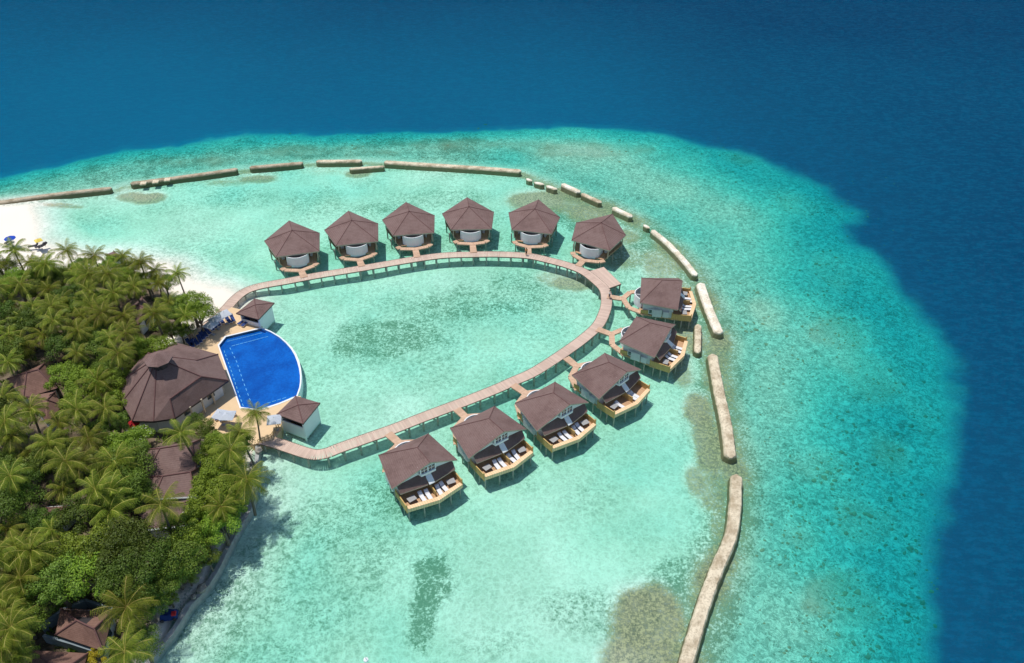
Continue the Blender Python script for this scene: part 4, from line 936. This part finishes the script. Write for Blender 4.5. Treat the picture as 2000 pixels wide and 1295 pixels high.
# ------------------------------------------------------------------ sea wall and shore things
sw = [(503,868),(501,900),(497,945),(491,985),(478,1010),(466,1028),(455,1048),(440,1078),(418,1120),(404,1142),(388,1162),(368,1182),(350,1212),(334,1236),(312,1262),(292,1290),(268,1325),(240,1370),(180,1450)]
pth = catmull([U2(u, v, .8) for u, v in sw], .8); mb = MB(); Rs = random.Random(4); k0 = None
prof = [(.42, -1.6), (.36, .55), (.30, .84), (-.30, .86), (-.40, .3)]
for i, p in enumerate(pth):
    d = (pth[min(i+1, len(pth)-1)]-pth[max(i-1, 0)]).normalized(); n = Vector((-d.y, d.x, 0))
    if n.x < 0: n = -n
    for q, z in prof: mb.v.append((p.x+n.x*(q+Rs.uniform(-.06, .06)), p.y+n.y*(q+Rs.uniform(-.06, .06)), z+Rs.uniform(-.05, .05)))
for i in range(len(pth)-1):
    for k in range(4): mb.face((i*5+k, i*5+k+1, i*5+5+k+1, i*5+5+k))
tag(mb.build('sea_wall', M['seawall']), 'grey stone sea wall winding along the lower edge of the island', 'sea wall')
# blue covered cart
r = tag(empty('covered_cart', U(331, 1205, 1.1)), 'cart under a dark blue cover with a red patch by the sea wall', 'cart'); r.rotation_euler = (0, 0, .2)
mb = MB()
for i in range(9):
    for j in range(6):
        x = -1.0+2.0*i/8; y = -.6+1.2*j/5; e = max(abs(x)/1.0, abs(y)/.6); mb.v.append((x, y, (.95+.12*math.sin(x*5+y*3)) if e < .95 else .12))
for i in range(8):
    for j in range(5): mb.face((i*6+j, (i+1)*6+j, (i+1)*6+j+1, i*6+j+1))
mb.build('cover', M['blue_canvas'] if False else simple('navy_cover', (.008, .03, .16), .7, .3, 3), r)
mb = MB(); mb.box((.75, -.35, 1.0), (.5, .5, .25)); mb.build('bundle', M['red_canvas'], r)
for x in (-.7, .7):
    for y in (-.62, .62): m2 = MB(); m2.tube([(x, y-.05, .22), (x, y+.05, .22)], .22, 10); m2.build('wheel', M['dark_frame'], r)
def buoy(u, v, lab):
    mb = MB(); mb.add([(q[0]*.35, q[1]*.35, q[2]*.3+.1) for q in ICO_V], ICO_F); mb.tube([(0, 0, .3), (0, 0, .75)], .04, 5)
    o = mb.build('buoy', M['white']); p = U(u, v, 0); o.location = p; tag(o, lab, 'buoy')
buoy(715, 1290, 'white float with dark top in the lagoon at the bottom edge')
# fallen rocks by the shore
Rk = random.Random(8)
for k, (u, v) in enumerate([(492,905),(488,925),(485,945),(393,1150),(378,1165),(505,880)]):
    mb = MB(); s = Rk.uniform(.4, .8); mb.add([(q[0]*s*Rk.uniform(.8, 1.2), q[1]*s*Rk.uniform(.8, 1.2), q[2]*s*.6) for q in ICO_V], ICO_F)
    o = mb.build('rock', M['rock']); o.location = U(u, v, 1.1)
    tag(o, ['grey rock inside the sea wall just below the boardwalk foot', 'grey rock second below the boardwalk foot', 'grey rock third below the boardwalk foot beside the sea wall', 'upper rock of two on the pale shore path', 'lower rock of two on the pale shore path', 'rock where sea wall and boardwalk meet'][k], 'rock')

# people on the boardwalk
def person(u, v, z, rz, shirt, trousers, skin, hair, label, stride=.12):
    r = empty('person', U(u, v, z), rz)
    V_ = [(0, 0, .95), (0, 0, 1.2), (0, 0, 1.42), (0, 0, 1.52), (0, .02, 1.66), (.19, 0, 1.40), (.25, .03, 1.12), (.24, .12, .88), (-.19, 0, 1.40), (-.25, -.03, 1.12), (-.24, .02, .86),
          (.10, 0, .9), (.11, stride, .5), (.11, stride*.9, .08), (.11, stride+.14, .04), (-.10, 0, .9), (-.11, -stride, .5), (-.11, -stride*1.5, .08), (-.11, -stride+.02, .04)]
    E_ = [(0, 1), (1, 2), (2, 3), (3, 4), (2, 5), (5, 6), (6, 7), (2, 8), (8, 9), (9, 10), (0, 11), (11, 12), (12, 13), (13, 14), (0, 15), (15, 16), (16, 17), (17, 18)]
    rad = [.15, .14, .15, .06, .11, .065, .045, .035, .065, .045, .035, .10, .07, .045, .04, .10, .07, .045, .04]
    def skinned(name, vs_, es_, rd, mat):
        me = bpy.data.meshes.new(name); me.from_pydata(vs_, es_, []); o = bpy.data.objects.new(name, me); COL.objects.link(o); o.parent = r
        o.modifiers.new('Skin', 'SKIN'); 
        for i, q in enumerate(rd): me.skin_vertices[0].data[i].radius = (q, q*.8)
        me.skin_vertices[0].data[0].use_root = True
        o.modifiers.new('Sub', 'SUBSURF').levels = 1; o.modifiers['Sub'].render_levels = 2; me.materials.append(mat); return o
    skm = simple('skin_tone', skin, .6, .1, 4)
    def tryskin():
        b = skinned('body', V_, E_, rad, skm)
        skinned('shirt', [(0, 0, 1.0), (0, 0, 1.2), (0, 0, 1.40), (.20, 0, 1.39), (.25, .02, 1.2), (-.20, 0, 1.39), (-.25, -.02, 1.2)], [(0, 1), (1, 2), (2, 3), (3, 4), (2, 5), (5, 6)], [.175, .165, .17, .085, .07, .085, .07], simple('shirt', shirt, .8, .1, 5))
        skinned('trousers', [(0, 0, .97), (.10, 0, .86), (.11, stride*.8, .5), (-.10, 0, .86), (-.11, -stride*.8, .5)], [(0, 1), (1, 2), (0, 3), (3, 4)], [.18, .13, .10, .13, .10], simple('trousers', trousers, .8, .1, 5))
        mb = MB(); mb.add([(q[0]*.12, q[1]*.13-.02, 1.71+q[2]*.11) for q in ICO_V], ICO_F); mb.build('hair', simple('hair', hair, .8, .1, 5), r)
    for mod in (1,):
        tryskin()
    return tag(r, label, 'person')

# ------------------------------------------------------------------ vegetation
def make_palm(seed, h=8.5, nf=20, fl=3.3, lean=.8):
    R = random.Random(seed); r = empty('coconut_palm')
    az = R.uniform(0, 2*PI); mb = MB(); pth = []
    for k in range(8):
        f = k/7; pth.append((lean*math.cos(az)*(1-f)**1.6*-1, lean*math.sin(az)*(1-f)**1.6*-1, h*f))
    mb.tube(pth, [.22-.08*k/7 for k in range(8)], 7); mb.build('trunk', M['bark'], r)
    mb = MB(); mb.fixn = False
    for i in range(nf):
        a = i*2.399963+R.uniform(-.2, .2); f = i/(nf-1); el = math.radians(72-95*f**.85+R.uniform(-7, 7)); L_ = fl*(.8+.3*math.sin(PI*min(1, .25+f*.7)))*R.uniform(.9, 1.1)
        mat = 1 if (f > .86 and R.random() < .6) else 0
        n = 12; p = Vector((0, 0, h)); d = Vector((math.cos(a)*math.cos(el), math.sin(a)*math.cos(el), math.sin(el))); prev = p.copy(); side = Vector((-math.sin(a), math.cos(a), 0))
        tw = R.uniform(-.35, .35)
        for k in range(n):
            e2 = el-(k/n)**1.3*math.radians(70); d = Vector((math.cos(a)*math.cos(e2), math.sin(a)*math.cos(e2), math.sin(e2)))
            p = prev+d*(L_/n); up = side.cross(d).normalized(); 
            if up.z < 0: up = -up
            sd2 = (side*math.cos(tw)+up*math.sin(tw)).normalized()
            if k < n-1: mb.add([prev+sd2*.035, prev-sd2*.035, p-sd2*.03, p+sd2*.03], [(0, 1, 2, 3)], 1)
            if k > 0:
                ll = (.95*math.sin(PI*(.12+.80*k/n))**.7)*fl/3.3
                for s in (-1, 1):
                    for jj in (0, .5):
                        b = prev.lerp(p, jj); out = (sd2*s*.8+d*.55-up*(.35+R.uniform(0, .3))-Vector((0, 0, .18))).normalized()*ll*R.uniform(.85, 1.1)
                        w = d*.052
                        mb.add([b-w, b+w, b+out+w*.3, b+out-w*.3], [(0, 1, 2, 3)], mat)
            prev = p
    mb.build('crown', [M['frond'], M['frond_old']], r)
    mb = MB()
    for k in range(6): a = k*1.05; mb.add([(math.cos(a)*.3+q[0]*.14, math.sin(a)*.3+q[1]*.14, h-.25+q[2]*.17) for q in ICO_V], ICO_F)
    mb.build('coconuts', M['frond_old'], r)
    return r
def make_tree(seed, mat, R0=3.3, h=6.0, nl=21, per=420, leaf=.23, flat=.72, flowers=False, name='broadleaf_tree'):
    R = random.Random(seed); r = empty(name); mb = MB()
    mb.tube([(0, 0, 0), (R.uniform(-.2, .2), R.uniform(-.2, .2), h*.35), (R.uniform(-.3, .3), R.uniform(-.3, .3), h*.7)], [.28, .22, .12], 7)
    lobes = []
    for i in range(nl):
        a = i*2.4+R.uniform(-.3, .3); rr = R0*math.sqrt((i+.4)/nl)*R.uniform(.7, .98); z = h*.78+flat*R0*.55*(1-(rr/R0)**2)+R.uniform(-.5, .4)
        lr = R0*R.uniform(.18, .36); lobes.append((Vector((rr*math.cos(a), rr*math.sin(a), z)), lr))
        if i % 2 == 0: mb.tube([(0, 0, h*.4), tuple(lobes[-1][0]*.6+Vector((0, 0, h*.25))), tuple(lobes[-1][0])], [.12, .08, .03], 5)
    mb.build('trunk', M['bark'], r)
    mb = MB(); mb.fixn = False
    for c, lr in lobes:
        for k in range(per):
            th = math.acos(R.uniform(-.55, 1)); ph = R.uniform(0, 2*PI); n = Vector((math.sin(th)*math.cos(ph), math.sin(th)*math.sin(ph), math.cos(th)))
            rr = lr*R.uniform(.55, 1.12); p = c+Vector((n.x*rr, n.y*rr, n.z*rr*.8))
            n2 = (n+Vector((R.uniform(-.7, .7), R.uniform(-.7, .7), R.uniform(-.3, .8)))).normalized(); t1 = n2.orthogonal().normalized(); t1.rotate(Matrix.Rotation(R.uniform(0, 6.28), 3, n2)); t2 = n2.cross(t1); s = leaf*R.uniform(.5, 1.15)
            fm = 1 if (flowers and n.z > .2 and R.random() < .10) else 0
            if fm: s *= .8
            mb.add([p-t1*s*.5, p+t2*s*.28, p+t1*s*.55, p-t2*s*.28], [(0, 1, 2, 3)], fm)
    mb.build('crown', [mat, M['flower']], r)
    return r
palms = [make_palm(s, h=hh, nf=nf, fl=fl, lean=ln_) for s, hh, nf, fl, ln_ in ((1, 8.5, 22, 3.4, .6), (2, 9.5, 20, 3.2, 1.2), (3, 7.0, 24, 3.6, .4), (4, 10.0, 19, 3.3, 1.6), (5, 8.0, 21, 3.0, .8), (6, 9.0, 26, 3.5, .5))]
PH = [8.5, 9.5, 7.0, 10.0, 8.0, 9.0]
trees = {'b': [make_tree(11, M['leaf_bright']), make_tree(12, M['leaf_bright'], 3.0, 5.5, 14)], 'm': [make_tree(13, M['leaf_mid'], 3.4, 6.5), make_tree(14, M['leaf_mid'], 3.1, 6.0, 19)],
         'd': [make_tree(15, M['leaf_dark'], 3.5, 7.0, 20, 360, .22, .8), make_tree(16, M['leaf_dark'], 3.3, 6.5, 18, 360, .24, .8)], 'f': [make_tree(17, M['leaf_bright'], 2.6, 4.5, 15, 300, .3, .8, True, 'frangipani_tree')],
         'y': [make_tree(18, M['leaf_yellow'], 1.4, 2.2, 9, 220, .22, .8, False, 'croton_bush')]}
TH = {'b': 5.5, 'm': 6.2, 'd': 6.8, 'f': 4.5, 'y': 2.2}
used = set()
def zone(u, v):
    Z = [('along the beach at the top', 0, 400, 0, 520), ('by the boardwalk upper end', 285, 600, 520, 640), ('below the beach palms, far left', 0, 100, 520, 640), ('in the upper middle grove', 100, 285, 520, 640),
         ('far left, level with the pool loungers', 0, 130, 640, 730), ('above the large restaurant roof', 130, 400, 640, 712), ('around the weathered roofs', 0, 130, 730, 850), ('left of the restaurant wall', 130, 260, 712, 850),
         ('between restaurant and pool end', 260, 420, 780, 865), ('by the boardwalk lower end', 420, 600, 780, 880), ('in the middle left grove', 0, 150, 850, 990), ('left of the three ribbed roofs', 150, 300, 850, 1010),
         ('between ribbed roofs and sea wall', 370, 600, 865, 1030), ('in front of the ribbed roofs', 280, 372, 860, 1070), ('in the dark lower left grove', 0, 90, 990, 1160), ('in the big leafy lower clump', 90, 300, 1010, 1165),
         ('along the lower shore path', 280, 600, 1030, 1230), ('around the walled yard', 90, 290, 1160, 1400), ('in the bottom left corner', -500, 90, 1160, 1500)]
    for n, a, b, c, d in Z:
        if a <= u < b and c <= v < d: return n
    return 'beyond the edge of the photo' if u < 0 or v > 1295 else 'in the middle of the grove'
veg = []
def veg_place(proto, u, v, zc, s, rz, base, kind):
    o = proto if id(proto) not in used else copy_tree(proto); used.add(id(proto)); p = U(u, v, base+zc*s); o.location = (p.x, p.y, base); o.scale = (s, s, s); o.rotation_euler = (0, 0, rz); veg.append((o, kind, u, v)); return o
Rv = random.Random(77)
PALMS = [(27,489),(59,513),(130,489),(183,499),(240,499),(274,513),(304,528),(346,533),(133,531),(173,568),(309,553),(222,573),(15,592),(64,597),(119,590),(158,617),(242,617),(301,612),(361,617),(17,654),(84,654),(153,647),(215,659),(89,516),(198,612),(104,627),
 (190,746),(205,798),(59,798),(10,823),(173,857),(114,828),(59,882),(128,902),(190,934),(5,778),(15,707),(186,956),(214,1000),(315,987),(16,1033),(60,1077),(40,1160),(22,1228),(247,1187),(244,1274),(123,954),(27,1283),
 (499,807),(469,844),(482,938),(450,879),(432,990),(210,535),(-20,520),(-15,640),(-20,720),(-25,860),(-20,960),(-15,1090),(-10,1170),(150,690),(40,676),(40,556),(262,560),(175,535),(95,565),(-12,560),(215,1350),(230,690),(22,852),(95,866),(150,800),(75,520),(160,540),(100,600),(140,640),(45,625),(330,590),(245,650),(180,600),(20,930),(100,1035),(35,1075),(40,1130),(10,1195),(225,905),(155,905),(215,960),(5,1255),]
for k, (u, v) in enumerate(PALMS):
    i = k % 6; s = Rv.uniform(.64, .92)
    if (u, v) in ((247,1187),(315,987),(482,938)): s = .92
    veg_place(palms[i], u, v, PH[i], s, Rv.uniform(0, 6.28), 1.0, 'palm')
o = veg_place(palms[3], 353, 846, 10.0, .8, 2.6, 1.0, 'palm')
TREES = [(30,545,'b',1.1),(78,556,'m',1.0),(112,540,'m',.9),(370,582,'b',1.15),(386,608,'b',.9),(340,600,'m',.95),(240,540,'b',.9),(282,540,'b',.9),(200,580,'m',.9),(300,668,'b',1.0),(272,680,'b',.85),(250,700,'m',.7),(330,640,'m',.6),(125,722,'b',1.1),(165,742,'b',1.0),(150,775,'b',1.0),(215,742,'b',.9),(228,770,'b',.8),(205,705,'m',.8),(190,830,'m',.8),(238,868,'b',1.0),(268,846,'f',.8),(250,892,'m',1.0),(240,925,'b',.95),(238,945,'m',1.0),(230,880,'f',.9),
 (416,882,'b',.85),(432,905,'b',1.1),(420,925,'f',.85),(440,945,'b',1.0),(412,962,'b',1.1),(452,862,'m',.95),(425,865,'b',.8),(395,990,'f',1.0),(360,1030,'b',1.0),(392,1035,'b',.8),(338,1080,'m',.95),(376,1068,'b',.75),(312,1136,'m',.75),(340,1110,'b',.75),(288,1178,'m',.6),(405,1085,'m',.5),(365,1120,'b',.45),(330,1165,'b',.4),(430,1015,'b',.9),(446,990,'m',.8),
 (118,1085,'b',1.1),(165,1110,'b',1.3),(200,1070,'b',1.2),(100,1125,'m',1.2),(236,1052,'d',1.2),(280,1074,'d',1.1),(250,1112,'d',1.15),(205,1090,'b',.9),(30,965,'m',.9),(66,1010,'d',.8),(42,925,'d',.8),(20,620,'d',1.0),(275,1252,'d',.7),(184,1283,'y',.9),
 (60,620,'d',1.0),(120,660,'d',1.0),(180,670,'m',1.0),(35,690,'d',.6),(10,900,'m',.8),(160,985,'d',1.1),(100,880,'m',1.0),(30,1110,'m',.8),(40,1200,'m',.8),(10,1160,'d',.8),(0,520,'m',.9),(-30,600,'d',1.2),(-30,800,'d',1.2),(-40,1000,'d',1.3),(-20,1240,'d',1.0),(5,1275,'m',.8),(268,955,'d',.7),(225,820,'m',.7),(395,830,'m',.55),(410,842,'m',.45),(380,815,'d',.4),(350,640,'m',.55),(365,640,'d',.5),(205,900,'m',1.0),(10,680,'m',1.0),(150,590,'m',.9),(130,570,'d',.9),(180,640,'d',.9),(90,530,'m',.8),(160,510,'m',.8),(215,515,'b',.8),(250,515,'m',.7),(320,545,'m',.7)]
for k, (u, v, ty, s) in enumerate(TREES):
    pr = trees[ty][k % len(trees[ty])]; veg_place(pr, u, v, TH[ty], s, Rv.uniform(0, 6.28), .9, ty)
KN = {'palm': ('coconut palm', 'palm tree'), 'b': ('bright green leafy tree', 'tree'), 'm': ('mid green leafy tree', 'tree'), 'd': ('dark green dense tree', 'tree'), 'f': ('white flowering frangipani', 'tree'), 'y': ('yellow leaved bush', 'bush')}
GN = {'palm': 'coconut palms of the island grove', 'b': 'bright green broadleaf trees', 'm': 'mid green broadleaf trees', 'd': 'dark broadleaf trees', 'f': 'frangipani trees', 'y': 'yellow bushes'}
byz = {}
for o, kd, u, v in veg: byz.setdefault((kd, zone(u, v)), []).append((u, v, o))
for (kd, z), L_ in byz.items():
    L_.sort(key=lambda q: q[0])
    for k, (u, v, o) in enumerate(L_):
        pre = f'{ordn[min(k, 19)]} {KN[kd][0]} from the left {z}' if len(L_) > 1 else f'the only {KN[kd][0]} {z}'
        if (u, v) == (353, 846): pre = 'lone slender palm leaning over the ribbed brown roof below the restaurant'
        tag(o, pre, KN[kd][1], GN[kd])
# low ground cover under the grove
gc = MB(); gc.fixn = False; Rg = random.Random(31); isl = ISLE_IN
def inside(x, y, poly):
    c = False; n = len(poly)
    for i in range(n):
        (ax, ay), (bx, by) = poly[i], poly[(i+1) % n]
        if (ay > y) != (by > y) and x < (bx-ax)*(y-ay)/(by-ay)+ax: c = not c
    return c
k = 0
while k < 1500:
    u, v = Rg.uniform(-40, 490), Rg.uniform(515, 1300); p = U(u, v, 1.1)
    if not inside(p.x, p.y, isl): k += 1; continue
    k += 1; rr = Rg.uniform(.3, .9)
    for q in range(14):
        a = Rg.uniform(0, 6.28); el = Rg.uniform(.2, 1.4); d = Vector((math.cos(a)*math.cos(el), math.sin(a)*math.cos(el), math.sin(el)))*rr; s = Vector((-math.sin(a), math.cos(a), 0))*.14*rr
        b = Vector((p.x+Rg.uniform(-.4, .4), p.y+Rg.uniform(-.4, .4), 1.0)); gc.add([b, b+d*.6-s, b+d, b+d*.6+s], [(0, 1, 2, 3)])
tag(gc.build('undergrowth', M['leaf_mid']), 'low green undergrowth on the ground beneath the trees of the island', 'undergrowth', kind='stuff')

person(1190, 583, PZ, 1.2, (.75, .75, .76), (.10, .12, .2), (.35, .2, .13), (.02, .015, .01), 'person in white shirt walking on the boardwalk near the terrace')
person(1028, 499, PZ, .3, (.7, .25, .08), (.03, .03, .04), (.4, .24, .16), (.02, .015, .01), 'person in orange top on the boardwalk by the fifth pavilion walkway')
